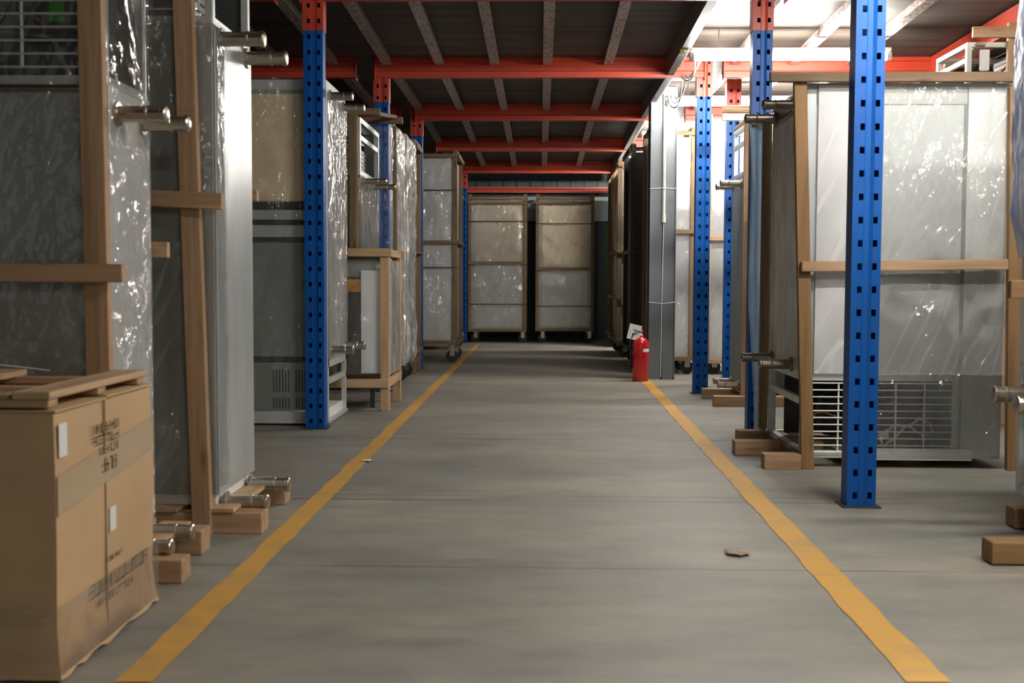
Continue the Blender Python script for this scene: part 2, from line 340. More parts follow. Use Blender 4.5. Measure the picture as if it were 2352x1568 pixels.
# ------------------------------------------------------------------ mezzanine frame
def beam(i, x0, x1, label, z=None, y=None, n2=False, h=BH):
    y = BY[i] if y is None else y; z = BZ[i] if z is None else z
    r = empty('ceiling_beam', ((x0 + x1) / 2, y, z), label, 'beam')
    prof = [(-.03, 0), (.03, 0), (.03, h), (-.03, h), (-.03, h - .025), (-.012, h - .035), (-.012, .055), (-.03, .045)]
    n = len(prof); vs = [(x, y + a, z + b) for x in (x0, x1) for a, b in prof]
    MB().add(vs, [tuple(reversed(range(n))), tuple(range(n, 2 * n))] + [(k, (k + 1) % n, n + (k + 1) % n, n + k) for k in range(n)]).build('web', RED, r)
    mb = MB()
    for x in (x0 + 0.004, x1 - 0.004):
        mb.box(x - .004, x + .004, y - .045, y + .045, z - 0.02, z + h)
    mb.build('end_plate', RED, r, bevel=0.002)
    return r
ords = {4: 'nearest', 5: 'second', 6: 'third', 7: 'fourth', 8: 'fifth'}
PLX = {4: (-1.48, 1.34), 5: (-1.37, 1.34), 6: (-1.31, 1.34), 7: (-1.31, 1.34), 8: (-1.31, 1.34)}
for i in (3, 4, 5, 6, 7, 8):
    a, b = PLX.get(i, (-1.48, 1.34))
    if i == 3:
        continue
    beam(i, a + .07, b - .07, 'red steel cross beam over the aisle, %s of five from the camera' % ords[i])
    if i < 7:
        beam(i, b + .07, 4.9, 'red steel beam over the right-hand storage bay, %s row of beams from the camera' % ords[i])
        beam(i, -4.1, a - .07, 'red steel beam over the left-hand storage bay, %s row of beams from the camera' % ords[i])
zz = PZ(443, 16.75)
beam(8, -1.1, 1.0, 'low red beam along the back wall just above the two wrapped crates', z=zz, y=16.75, h=0.085)
# long beam far right
MBx = MB()
r = empty('ceiling_beam', (3.02, 8, 2.5), 'long red beam running front to back above the right-hand storage bay', 'beam')
MBx.bar((3.02, -2, 2.56), (3.02, 6.69, 2.56), 0.06, 0.17, (0, 0, 1)).bar((3.02, 6.69, 2.56), (3.02, 13.4, 2.46), 0.06, 0.17, (0, 0, 1))
MBx.build('web', RED, r)
MB().bar((2.985, -2, 2.485), (2.985, 6.69, 2.485), 0.05, 0.02, (0, 0, 1)).bar((2.985, 6.69, 2.485), (2.985, 13.4, 2.385), 0.05, 0.02, (0, 0, 1)).build('lower_flange', RED, r)
# joists
jx = [-2.05, -1.62, -1.20, -0.79, -0.36, 0.05, 0.52, 1.50, 1.95, 2.38]
nm = ['outermost on the left', 'second from the left', 'third from the left', 'fourth from the left', 'left of the middle', 'over the middle of the aisle',
      'right of the middle, last before the cable run', 'brightly lit, first beyond the cable run on the right', 'brightly lit, second beyond the cable run on the right', 'brightly lit, third beyond the cable run on the right']
for x, n_ in zip(jx, nm):
    mb = MB()
    for i in range(2, len(BY) - 1):
        za, zc = BZ[i] + BH - 0.03, BZ[i + 1] + BH - 0.03
        mb.bar((x, BY[i] + .035, za), (x, BY[i + 1] - .035, zc), 0.05, 0.06, (0, 0, 1))
        mb.bar((x - .03, BY[i] + .035, za - .026), (x - .03, BY[i + 1] - .035, zc - .026), 0.012, 0.008, (0, 0, 1))
        mb.bar((x + .03, BY[i] + .035, za - .026), (x + .03, BY[i + 1] - .035, zc - .026), 0.012, 0.008, (0, 0, 1))
    tag(mb.build('ceiling_joist', JOIST), 'ribbed metal joist under the boards, ' + n_, 'joist')
mb = MB()
for i in range(2, len(BY) - 1):
    za, zc = BZ[i] + BH - 0.07, BZ[i + 1] + BH - 0.07
    mb.bar((1.0, BY[i] + .035, za), (1.0, BY[i + 1] - .035, zc), 0.05, 0.14, (0, 0, 1))
EJ = empty('edge_joist', (1.0, 8, 2.5), 'deep dark edge joist carrying two white conduits, right side of the aisle ceiling', 'joist')
mb.build('web', mat('edge_joist_metal', (0.14, 0.12, 0.115), 0.5, 0.2), EJ)

# perforated rack uprights
def rack_post(cx, Y, top, label, sleeve=None, mirror=False, w=0.112):
    r = empty('rack_post', (cx, Y, 0), label, 'rack post')
    k = w / 0.108; d = 0.085
    P = [(-.034, d), (-.054, d), (-.054, 0), (-.0324, 0), (-.0150, 0), (-.010, .006), (.010, .006), (.0238 - .0, 0), (.0400, 0), (.054, 0), (.054, d), (.034, d)]
    holes = (3, 7)
    def prof(grow, z0, z1, name, m):
        mb = MB(); pitch = 0.0905; hh = 0.026; zs = [z0]; hr = []
        z = 0.035 + math.ceil((z0 - 0.035) / pitch) * pitch
        while z + hh < z1 - 0.005:
            if z > z0 + 0.005: hr.append(len(zs)); zs += [z, z + hh]
            z += pitch
        zs.append(z1); vs = []; n = len(P)
        for zz in zs:
            for (a, b) in P:
                sx = (1 + grow / .054); vs.append((cx + a * k * sx, Y + (b - grow if b < .01 else b + grow), zz))
        fs = []
        for j in range(len(zs) - 1):
            for i in range(n - 1):
                if j in hr and i in holes: continue
                fs.append((j * n + i, j * n + i + 1, (j + 1) * n + i + 1, (j + 1) * n + i))
            if grow == 0: fs.append((j * n + n - 1, j * n, (j + 1) * n, (j + 1) * n + n - 1))
        o = mb.add(vs, fs).build(name, m, r, solid=0.003); return o
    prof(0, 0.004, top, 'upright', BLUE)
    if sleeve: prof(0.004, sleeve, top, 'red_sleeve', RED)
    MB().box(cx - .075, cx + .075, Y - .02, Y + .11, 0.0, 0.006).build('foot_plate', mat('foot_plate_dark', (0.03, 0.03, 0.03), 0.5), r, bevel=0.001)
    return r
rack_post(PX(1985, 4.48, 800), 4.48, 2.66, 'blue perforated rack post standing nearest, in front of the wrapped cabinet on the right')
rack_post(PX(722, 6.69, 640), 6.69, 2.67, 'blue perforated rack post with red top, nearest on the left of the aisle', sleeve=PZ(70, 6.69, 722))
rack_post(PX(1742, 6.72, 600), 6.69, 2.67, 'blue perforated rack post with red top, partly behind blue plastic film on the right', sleeve=PZ(70, 6.69, 1750))
rack_post(PX(876, 8.93, 400), 8.93, 2.61, 'blue perforated rack post with red top, behind the stacked crates on the left', sleeve=PZ(234, 8.93, 875))
rack_post(PX(1613, 8.93, 600), 8.93, 2.61, 'blue perforated rack post with red top, just right of the grey steel column', sleeve=PZ(222, 8.93, 1615))
rack_post(PX(957, 11.25, 600), 11.25, 2.60, 'blue perforated rack post with red top, third along the left side of the aisle', sleeve=PZ(312, 11.25, 955))
rack_post(PX(1679, 9.7, 700), 9.7, 2.59, 'dark blue perforated rack post set back in the shade behind the right-hand row', sleeve=2.3)
rack_post(PX(1063, 15.85, 600), 15.85, 2.5, 'blue rack post at the far left end of the aisle by the back wall', sleeve=PZ(432, 15.85, 1063))

# steel column
def column():
    Y = 10.2; x0, x1 = PX(1491, Y), PX(1551, Y); x0 += 0; top = zb(Y) + BH - .005
    r = empty('steel_column', ((x0 + x1) / 2, Y, 0), 'grey steel H-section column with a white conduit clipped to its front', 'column')
    xm = (x0 + x1) / 2
    mb = MB(); mb.box(x0, x1, Y - .0, Y + .016, 0, top); mb.box(xm - .006, xm + .006, Y - .0, Y + .2, 0, top); mb.box(x0, x1, Y + .2, Y + .216, 0, top)
    mb.box(x0, x0 + .006, Y - .018, Y, 0, top); mb.box(x1 - .006, x1, Y - .018, Y, 0, top)
    mb.build('web', COLG, r)
    xc = xm + .005
    MB().tube([(xc, Y - .018, PZ(505, Y)), (xc, Y - .018, top - .05)], .014).build('conduit', CABLE, r)
    MB().tube([(xc, Y - .018, PZ(510, Y)), (xc, Y - .018, PZ(492, Y))], .019).build('conduit_cap', CABLE, r)
    MB().tube([(xc, Y - .014, PZ(506, Y)), (xc - .006, Y - .010, 0.9), (xc - .012, Y - .010, 0.02)], .0045, 6).build('cable', CABLE, r)
    for yy, dz in ((433, .005), (692, -.015)):
        z = PZ(yy, Y)
        MB().tube([(x0 - .004, Y + .05, z), (x0 - .004, Y - .02, z), (xc, Y - .034, z + dz), (x1 + .004, Y - .02, z), (x1 + .004, Y + .05, z)], .0028, 6).build('tie_wire', CABLE, r)
column()
# cable run along the edge joist
for dx, rr in ((1.04, .012), (1.066, .010)):
    mb = MB()
    for i in range(2, 8): mb.tube([(dx, BY[i] + .06, BZ[i] + 0.08), (dx, BY[i + 1] - .06, BZ[i + 1] + 0.08)], rr, 8)
    mb.build('conduit', CABLE, EJ)
for (ya, yb2, dp, lab) in ((8.2, 8.86, .10, 'nearest, beside the first tube lamp'), (8.97, 9.85, .16, 'left of the column top'), (10.5, 11.5, .12, 'beyond the grey column'), (11.8, 13.0, .10, 'farthest along the run')):
    mb = MB()
    for q in range(3):
        P = []
        for k in range(13):
            t = k / 12; y = ya + (yb2 - ya) * t
            P.append((1.10 + .02 * q + .015 * math.sin(5 * t + q), y, zb(y) + .01 - (dp * (1 - .25 * q)) * 4 * t * (1 - t)))
        mb.tube(P, .006, 6)
    tag(mb.build('hanging_cable', CABLE, smooth=True), 'loose loop of pale cables drooping below the edge joist, ' + lab, 'cable')
tag(MB().box(.965, .995, 8.0, 8.03, 2.47, 2.50).build('cable_tag', YTAG, bevel=.004), 'small yellow-green tag on the cables left of the first tube lamp', 'tag')

# tube lamps
def lamp(Y, z, x0, x1, label, group=None, m=None):
    r = empty('tube_lamp', ((x0 + x1) / 2, Y, z), label, 'lamp', group)
    MB().tube([(x0 + .03, Y, z), (x1 - .03, Y, z)], .028, 12).build('tube', m or LAMP, r, smooth=False)
    for x in (x0, x1 - .03): MB().tube([(x, Y, z), (x + .03, Y, z)], .031, 12).build('end_cap', PAPER, r)
    MB().box(x0, x1, Y - .02, Y + .02, z + .036, z + .06).build('housing', PAPER, r, bevel=.003)
    for x in (x0 + .2, x1 - .2): MB().tube([(x, Y, z + .06), (x, Y, zb(Y) + BH - .001)], .004, 6).build('hanger', CABLE, r)
lamp(8.0, PZ(130, 8.0, 1800), PX(1584, 8.0, 130), PX(2046, 8.0, 130), 'glowing white tube lamp nearest the camera, behind the blue rack posts on the right')
lamp(10.0, PZ(236, 10.0, 1650), PX(1527, 10.0, 236), PX(1527, 10.0, 236) + 1.42, 'glowing white tube lamp second from the camera, starting at the grey column')
lamp(12.5, zb(12.5) + .03, 1.1, 2.5, 'glowing tube lamp third from the camera, mostly hidden beyond the grey column')
lamp(14.4, zb(14.4) + .0, 1.08, 2.48, 'glowing tube lamp farthest from the camera over the right-hand bay', m=LAMP_BOOST)
lamp(3.85, 2.50, 1.2, 2.6, 'tube lamp above the near right bay, out of the photo')
lamp(2.35, 2.50, 1.2, 2.6, 'added tube lamp over the right bay beside the camera, out of the photo')  # unseen tube added to light the near floor

lamp(-1.9, 2.50, 1.0, 2.4, 'added dim fill tube lamp hanging behind the camera, out of the photo', m=LAMP_FILL)  # unseen weak lamp added to lift the camera-facing fronts
# ------------------------------------------------------------------ cabinets stood on end
CONDM = mat('condenser_fins', (0.055, 0.055, 0.055), 0.4, 0.5)
def compressor(x0, x1, y0, y1, z0, z1, r, green=False):
    x0, x1 = sorted((x0, x1)); cx = (x0 + x1) / 2; cy = (y0 + y1) / 2; cz = (z0 + z1) / 2; h = z1 - z0; W = x1 - x0; D = y1 - y0
    rr = min(W, D, h) * .28
    mb = MB(); lathe(mb, (x0 + W * .3, cy, z0 + .02), [(rr * .6, 0), (rr, .03), (rr * 1.02, h * .45), (rr * .9, h * .58), (rr * .45, h * .66), (.01, h * .68)], n=18)
    mb.build('compressor', BLACK, r, smooth=True)
    mb = MB(); mb.box(x0 + W * .60, x0 + W * .93, y0 + D * .2, y1 - D * .2, z0 + .03, z1 - .04)
    k = int(h / .03)
    for i in range(k): mb.box(x0 + W * .585, x0 + W * .945, y0 + D * .17, y1 - D * .17, z0 + .03 + i * .03, z0 + .034 + i * .03)
    mb.build('condenser', CONDM, r)
    P = [(x0 + W * .3 + rr * math.cos(a) * 1.15, cy + rr * math.sin(a) * 1.15, z0 + h * .35 + .03 * math.sin(a * 2)) for a in [k * .5 for k in range(14)]]
    P += [(x0 + W * .62, y0 + D * .3, z0 + h * .7)]
    MB().tube(P, .007, 6).build('copper_pipe', COPPER, r, smooth=True)
    if green: MB().box(x0 + W * .80, x0 + W * .86, y0 + D * .16, y0 + D * .17, z0 + h * .35, z0 + h * .75).build('rating_label', GREEN, r)

def frame_box(x0, x1, y0, y1, z0, z1, r, t=.028, m=None):
    mb = MB(); x0, x1 = sorted((x0, x1))
    for x in (x0, x1 - t):
        for y in (y0, y1 - t): mb.box(x, x + t, y, y + t, z0, z1)
    for z in (z0, z1 - t):
        for y in (y0, y1 - t): mb.box(x0 + t, x1 - t, y, y + t, z, z + t)
        for x in (x0, x1 - t): mb.box(x, x + t, y0 + t, y1 - t, z, z + t)
    for x in (x0, x1 - t): mb.box(x + .004, x + t - .004, y0 + t, y1 - t, z0 + (z1 - z0) * .62, z0 + (z1 - z0) * .62 + t)
    mb.build('compartment_frame', m or ALU, r, bevel=.002)
def grille(x0, x1, y, z0, z1, r, pitch=.033, vn=4, rad=.0035):
    x0, x1 = sorted((x0, x1)); mb = MB(); n = int((z1 - z0) / pitch)
    for i in range(n + 1): z = z0 + (z1 - z0) * i / n; mb.tube([(x0, y, z), (x1, y, z)], rad, 6)
    for i in range(vn + 1): x = x0 + (x1 - x0) * i / vn; mb.tube([(x, y + .006, z0), (x, y + .006, z1)], rad * 1.3, 6)
    mb.build('wire_grille', WIRE, r)
def legs(s, xf, ys, zs, L, r, rad=.024, m=None):
    for z in zs:
        for j, y in enumerate(ys):
            l = L if not isinstance(L, (list, tuple)) else L[j]
            mb = MB(); pr = [(rad * 1.5, 0), (rad * 1.5, .012), (rad, .013), (rad, l * .62), (rad * 1.1, l * .62 + .002), (rad * 1.1, l * .66), (rad * .98, l * .665), (rad * .98, l * .92), (rad * 1.12, l * .93), (rad * 1.12, l), (rad * .9, l + .004), (rad * .45, l + .007)]
            mb.tube([(xf + s * h, y, z) for _, h in pr], [a for a, _ in pr], 16); mb.build('adjustable_leg', m or CHROME, r, bevel=.0015)
def boards(r, lst, name, mats=WOOD, bevel=.003):
    """lst of (p0, p1, width, depth, up, axis)"""
    for p0, p1, a, b, up, ax in lst: MB().bar(p0, p1, a, b, up).build(name, mats[ax], r, bevel=bevel)

# --- A: nearest left unit
def unit_A():
    y0, y1 = 3.28, 3.62; xf = PX(345, y1, 800); xb = xf - .85; zc = PZ(190, 3.25, 200)
    r = empty('crated_refrigerator', (xf - .4, 3.45, 0), 'film-wrapped cabinet stood on end in timber, directly behind the cardboard carton', 'crated refrigerator')
    MB().box(xb, xf - .0, y0, y1, .13, zc).build('cabinet', GREYP, r, bevel=.006)
    MB().box(xf, xf + .006, y0 + .0, y1, .14, zc - .004).build('base_plate', PALEP, r, bevel=.002)
    MB().tube([(xb, y0 - .012, zc - .01), (xf - .03, y0 - .012, zc - .012)], .010, 8).build('edge_trim', CHROME, r)
    z1 = 2.02
    frame_box(xb, xf, y0, y1, zc, z1, r); compressor(xb + .04, xf - .05, y0 + .05, y1 - .04, zc + .02, z1 - .03, r, True)
    MB().tube([pt(-60, 66, 3.33), pt(112, 84, 3.33), pt(124, 92, 3.33), pt(157, 168, 3.33), pt(160, 185, 3.33)], .009, 8).build('metal_pipe', CHROME, r, smooth=True)
    compressor(xf - .34, xf - .04, y0 + .06, y1 - .05, zc + .04, z1 - .02, r)
    grille(xb + .02, xf - .05, y0 - .004, zc + .05, z1 - .02, r, .036)
    MB().box(xb, xf - .03, y1 - .012, y1 - .004, zc, z1).build('back_panel', DARKP, r)
    legs(1, xf + .004, (y0 + .06, y1 - .07), (PZ(262, 3.34, 330), PZ(1257, 3.34, 380)), (.15, .15), r)
    film(xb, xf, y0, y1, .12, zc, 'plastic_film', FILMA, r, 'fr', .016)
    film(xb, xf, y0 - .01, y1, zc, z1, 'upper_film', FILMD, r, 'fr', .02)
    yp = y0 - .05
    a = pt(208, 0, yp); b = pt(237, 1100, yp)
    MB().bar((a.x, yp, a.z + .1), (b.x, yp, .09), .069, .035, (0, 1, 0)).build('crate_post', WZ, r, bevel=.003)
    MB().bar((xb + .05, yp, .09), (xb + .05, yp, 2.0), .069, .035, (0, 1, 0)).build('crate_post', WZ, r, bevel=.003)
    MB().bar((xb - .02, yp - .034, PZ(631, yp)), (PX(295, yp), yp - .034, PZ(631, yp)), .052, .032, (0, 1, 0)).build('crate_rail', WX, r, bevel=.003)
    MB().bar((xb - .02, y1 + .03, PZ(576, y1)), (PX(388, y1 + .03), y1 + .03, PZ(576, y1)), .05, .03, (0, 1, 0)).build('crate_rail', PW[0], r, bevel=.003)
    MB().bar((xf - .1, y1 + .03, .09), (xf - .1, y1 + .03, 1.95), .069, .03, (0, 1, 0)).build('crate_post', WZ, r, bevel=.003)
    MB().box(xb, PX(412, 3.27), 3.26, 3.345, 0.0, .07).build('pallet_bearer', WX, r, bevel=.004)
    MB().box(xb, PX(477, 3.70), 3.60, 3.70, 0.0, .08).build('pallet_bearer', WX, r, bevel=.004)
    for k in range(4): MB().box(xf - .12 - k * .2 + .12, xf - .12 - k * .2 + .22, 3.24, 3.71, .072, .09).build('pallet_slat', PW[1], r, bevel=.003)
    MB().box(xf + .0, xf + .02, 3.33, 3.6, .08, .125).build('pallet_block', WY, r, bevel=.003)
unit_A()
# --- B
def unit_B():
    y0, y1 = 3.95, 4.45; xf = PX(497, y0, 800); xb = xf - .85; zc = PZ(62, 4.0, 520)
    r = empty('crated_refrigerator', (xf - .4, 4.2, 0), 'tall wrapped cabinet stood on end, left row, with a shiny steel side facing the aisle', 'crated refrigerator')
    MB().box(xb, xf, y0, y1, .13, zc).build('cabinet', GREYP, r, bevel=.006)
    MB().box(xf, xf + .007, y0, y1 - .01, .135, zc - .02).build('base_plate', STEEL, r, bevel=.002)
    z1 = 2.3
    frame_box(xb, xf, y0, y1, zc, z1, r); compressor(xb + .04, xf - .05, y0 + .05, y1 - .04, zc + .02, z1 - .03, r)
    MB().box(xb, xf - .03, y1 - .012, y1 - .004, zc, z1).build('back_panel', DARKP, r)
    grille(xb + .02, xf - .05, y0 - .004, zc + .05, z1 - .02, r, .036)
    legs(1, xf + .005, (y0 + .07, y1 - .08), (PZ(90, 4.02, 540), PZ(1152, 4.02, 550)), (.155, .155), r, .026)
    film(xb, xf, y0, y1, .12, z1, 'plastic_film', FILMA, r, 'f', .02)
    film(xf - .1, xf + .008, y0, y0 + .12, .16, zc, 'side_film', FILMD, r, 'r', .010)
    yp = y0 - .04
    MB().bar(tuple(pt(419, -60, yp)), tuple(pt(467, 1236, yp)), .068, .035, (0, 1, 0)).build('crate_post', WZ, r, bevel=.003)
    MB().bar((xb + .05, yp, .09), (xb + .05, yp, 2.25), .068, .035, (0, 1, 0)).build('crate_post', WZ, r, bevel=.003)
    MB().bar((PX(300, yp, 455), yp - .034, PZ(456, yp)), (PX(518, yp, 463), yp - .034, PZ(466, yp)), .055, .032, (0, 1, 0)).build('crate_rail', WX, r, bevel=.003)
    MB().bar((xb, y1 + .04, PZ(449, y1)), (PX(594, y1 + .04), y1 + .04, PZ(449, y1)), .045, .03, (0, 1, 0)).build('crate_rail', WX, r, bevel=.003)
    MB().box(xb, PX(600, 3.93), 3.91, 4.01, 0.0, .075).build('pallet_bearer', WX, r, bevel=.004)
    MB().box(xb, PX(664, 4.53), 4.43, 4.53, 0.0, .075).build('pallet_bearer', WX, r, bevel=.004)
    for k in range(4): MB().box(xf - k * .2 - .05, xf - k * .2 + .07, 3.90, 4.54, .077, .093).build('pallet_slat', PW[1], r, bevel=.003)
    MB().box(xb, xf - .01, y0 + .01, y1 - .01, .094, .13).build('underlay', WHITE, r)
unit_B()
# --- C: display refrigerator behind the left post
def unit_C():
    y0, y1 = 6.84, 7.5; xf = PX(752, y0, 640); xb = xf - 1.25; zt = PZ(182, y0, 620); r = empty('display_refrigerator', (xf - .6, 7.15, 0),
        'tall grey refrigerator in clear film behind the nearest left rack post, vents near its base', 'refrigerator')
    zl = PZ(825, y0, 620); z = lambda p: PZ(p, y0, 640)
    MB().box(xb, xf, y0, y1, zl, zt).build('cabinet', PALEP, r, bevel=.006)
    MB().box(xb + .03, xf - .09, y0 - .012, y0 - .001, z(462), z(216)).build('glass_door', BEIGE, r, bevel=.003)
    MB().box(xb + .01, xf - .05, y0 - .004, y0, z(470), z(206)).build('door_frame', GREYP, r)
    for a, b in ((481, 464), (516, 506), (556, 546)): MB().box(xb, xf - .06, y0 - .014, y0 - .001, z(a), z(b)).build('gasket', BLACKG, r, bevel=.002)
    MB().box(xb, xf - .06, y0 - .02, y0 - .001, z(505), z(482)).build('drawer_front', ALU, r, bevel=.003)
    MB().box(xb, xf - .06, y0 - .02, y0 - .001, z(545), z(517)).build('drawer_front', ALU, r, bevel=.003)
    MB().box(xb, xf - .05, y0 - .012, y0 - .001, z(818), z(557)).build('lower_panel', GREYP, r, bevel=.003)
    # machine compartment at the base
    MB().box(xb, xf - .05, y0 - .006, y0 + .006, z(942), z(832)).build('vent_panel', GREYP, r, bevel=.002)
    MB().box(xb, xf - .03, y0 - .003, y0 + .01, z(831), z(819)).build('gasket', BLACKG, r)
    mb = MB()
    for g0 in (626, 678):
        for k in range(6):
            x = PX(g0 + k * 7, y0)
            for (a, b) in ((900, 848), (938, 912)): mb.box(x, x + .007, y0 - .0085, y0 - .006, z(a), z(b))
    mb.build('vent_slots', BLACK, r)
    MB().box(xb, xf - .02, y0 - .006, y1, 0.012, z(944)).build('plinth', WHITE, r, bevel=.006)
    mb = MB(); t = .03
    for y in (y0 + .01, y1 - t):
        mb.box(xf - t, xf, y, y + t, .014, zl)
    mb.box(xf - t, xf, y0, y1, zl - .05, zl); mb.box(xf - t, xf, y0 + .03, y1, zl * .62, zl * .62 + .035); mb.box(xf - t, xf + .01, y0, y1, .014, .035)
    mb.build('compartment_frame', ALU, r, bevel=.002)
    compressor(xf - .6, xf - .06, y0 + .06, y1 - .05, .16, zl - .03, r)
    legs(1, xf, (y0 + .10, y1 - .10), (PZ(221, y0 + .1, 790), PZ(803, y0 + .1, 790)), (.14, .14), r, .026)
    MB().box(xf - .06, xf + .003, y0 + .002, y1, zl + .0, zt - .1).build('side_plate', STEEL, r, bevel=.002)
    film(xb, xf, y0 - .02, y1, .03, zt, 'plastic_film', FILMD, r, 'f', .014)
    film(xf - .1, xf + .003, y0, y1, zl, zt - .08, 'side_film', FILM, r, 'r', .014)
unit_C()
# --- E + D: crate with a second one stacked on it
def unit_E():
    y0, y1 = 7.62, 8.3; x1 = PX(893, 7.6, 900); x0 = x1 - .62; zt = PZ(572, y0, 850)
    r = empty('wooden_crate', ((x0 + x1) / 2, 7.95, 0), 'open timber crate on the floor beneath the stacked cabinet, holding a white panelled appliance', 'crate')
    for x in (x0, x1 - .06):
        for y in (y0, y1 - .06): MB().box(x, x + .06, y, y + .06, 0, zt - .05).build('crate_post', PW[2], r, bevel=.004)
    for y in (y0 - .03, y1):
        MB().box(x0 - .12, x1 + .02, y, y + .03, zt - .05, zt + .005).build('top_rail', PW[0], r, bevel=.004)
        MB().box(x0, x1, y, y + .03, .16, .22).build('bottom_rail', PW[0], r, bevel=.004)
    for x in (x0 - .0, x1 - .03):
        MB().box(x, x + .03, y0, y1, zt - .05, zt + .002).build('top_rail', PW[1], r, bevel=.004)
        MB().box(x + .0, x + .03, y0 + .06, y1 - .06, .16, .215).build('bottom_rail', PW[1], r, bevel=.004)
    MB().box(x0 + .05, x1 - .05, y0 + .05, y1 - .05, zt - .03, zt).build('top_sheet', GREYP, r)
    MB().box(x0 + .02, x1 - .1, y0 + .1, y1 - .08, .24, zt - .06).build('appliance', GREYP, r, bevel=.01)
    MB().box(PX(828, 7.68), PX(872, 7.68), y0 + .066, y0 + .095, .25, PZ(622, 7.68)).build('appliance_panel', WHITE, r, bevel=.004)
    MB().box(PX(775, 7.68), PX(826, 7.68), y0 + .08, y0 + .098, .25, PZ(637, 7.68)).build('dark_panel', DARKP, r)
    MB().box(PX(792, 7.68), PX(827, 7.68), y0 + .074, y0 + .079, PZ(672, 7.68), PZ(643, 7.68)).build('printed_label', ORANGE, r)
    for x in (x0 + .1, x1 - .16): MB().box(x, x + .03, y0 + .2, y0 + .23, 0, .16).build('appliance_foot', DARKP, r)
    MB().box(x0 + .02, x1 - .05, y0 + .12, y1 - .1, .14, .16).build('base_board', DW[0], r)
    film(x0 + .02, x1 - .012, y0 + .05, y1 - .07, .24, zt - .08, 'plastic_film', FILMB, r, 'r', .03)
    film(x0 + .02, x1 - .1, y0 + .06, y1 - .07, .24, zt - .08, 'front_film', FILMD, r, 'f', .012)
    return zt
ztE = unit_E()
def unit_D(zt):
    y0, y1 = 7.72, 8.62; zb0 = zt + .008; xf = PX(828, y0, 450); xb = xf - .55; zc = PZ(402, y0, 830); z1 = PZ(268, y0, 830)
    r = empty('crated_refrigerator', (xf - .3, 8.1, zb0), 'small wrapped cabinet stacked on the open timber crate, its metal compressor frame at the top', 'crated refrigerator')
    MB().box(xb, xf, y0, y1, zb0 + .02, zc).build('cabinet', DARKP, r, bevel=.005)
    frame_box(xb, xf, y0, y1, zc, z1, r, .035); compressor(xf - .5, xf - .05, y0 + .05, y1 - .05, zc + .02, z1 - .03, r)
    grille(xb + .1, xf - .08, y0 - .004, zc, z1 - .02, r, .045)
    legs(1, xf, (y0 + .12, y1 - .3), (PZ(416, y0 + .1, 870),), (.16, .16), r, .02)
    yp = y0 - .03
    MB().bar((PX(813, yp), yp, zb0), (PX(813, yp), yp, z1 + .01), .055, .03, (0, 1, 0)).build('crate_post', DW[2], r, bevel=.003)
    MB().bar((xb, yp, z1 + .03), (PX(873, yp, 243), yp, z1 + .03), .045, .03, (0, 1, 0)).build('top_rail', DW[0], r, bevel=.003)
    MB().bar((xb, 8.45, PZ(277, 8.45)), (PX(925, 8.45, 277), 8.45, PZ(277, 8.45)), .05, .045, (0, 1, 0)).build('top_rail', DW[0], r, bevel=.003)
    MB().bar((PX(845, yp + .03, 250), yp + .03, z1 + .03), (PX(905, 8.43, 277), 8.43, PZ(270, 8.45)), .05, .025, (0, 0, 1)).build('top_board', DW[1], r, bevel=.003)
    MB().bar((PX(908, 8.5, 400), 8.5, zb0 - .0), (PX(906, 8.5, 300), 8.5, PZ(290, 8.5)), .03, .03, (0, 1, 0)).build('crate_post', DW[2], r, bevel=.003)
    film(xb, xf, y0, y1 - .1, zb0, zc - .02, 'plastic_film', FILM, r, 'fr', .02)
    film(xf, xf + .12, 8.35, 8.6, zb0, PZ(300, 8.5), 'draped_film', FILMD, r, 'rf', .03)
unit_D(ztE)
def castor(x, y, r, R=.065, h=.12, nm='castor'):
    mb = MB().tube([(x, y - .016, R), (x, y + .016, R)], R, 20)
    o = mb.build(nm, BLACK, r, bevel=.004)
    MB().box(x - .02, x + .03, y - .026, y - .020, R, max(h, R + .02)).box(x - .02, x + .03, y + .020, y + .026, R, max(h, R + .02)).box(x - .035, x + .035, y - .03, y + .04, h - .008, h).build('fork', CHROME, o)
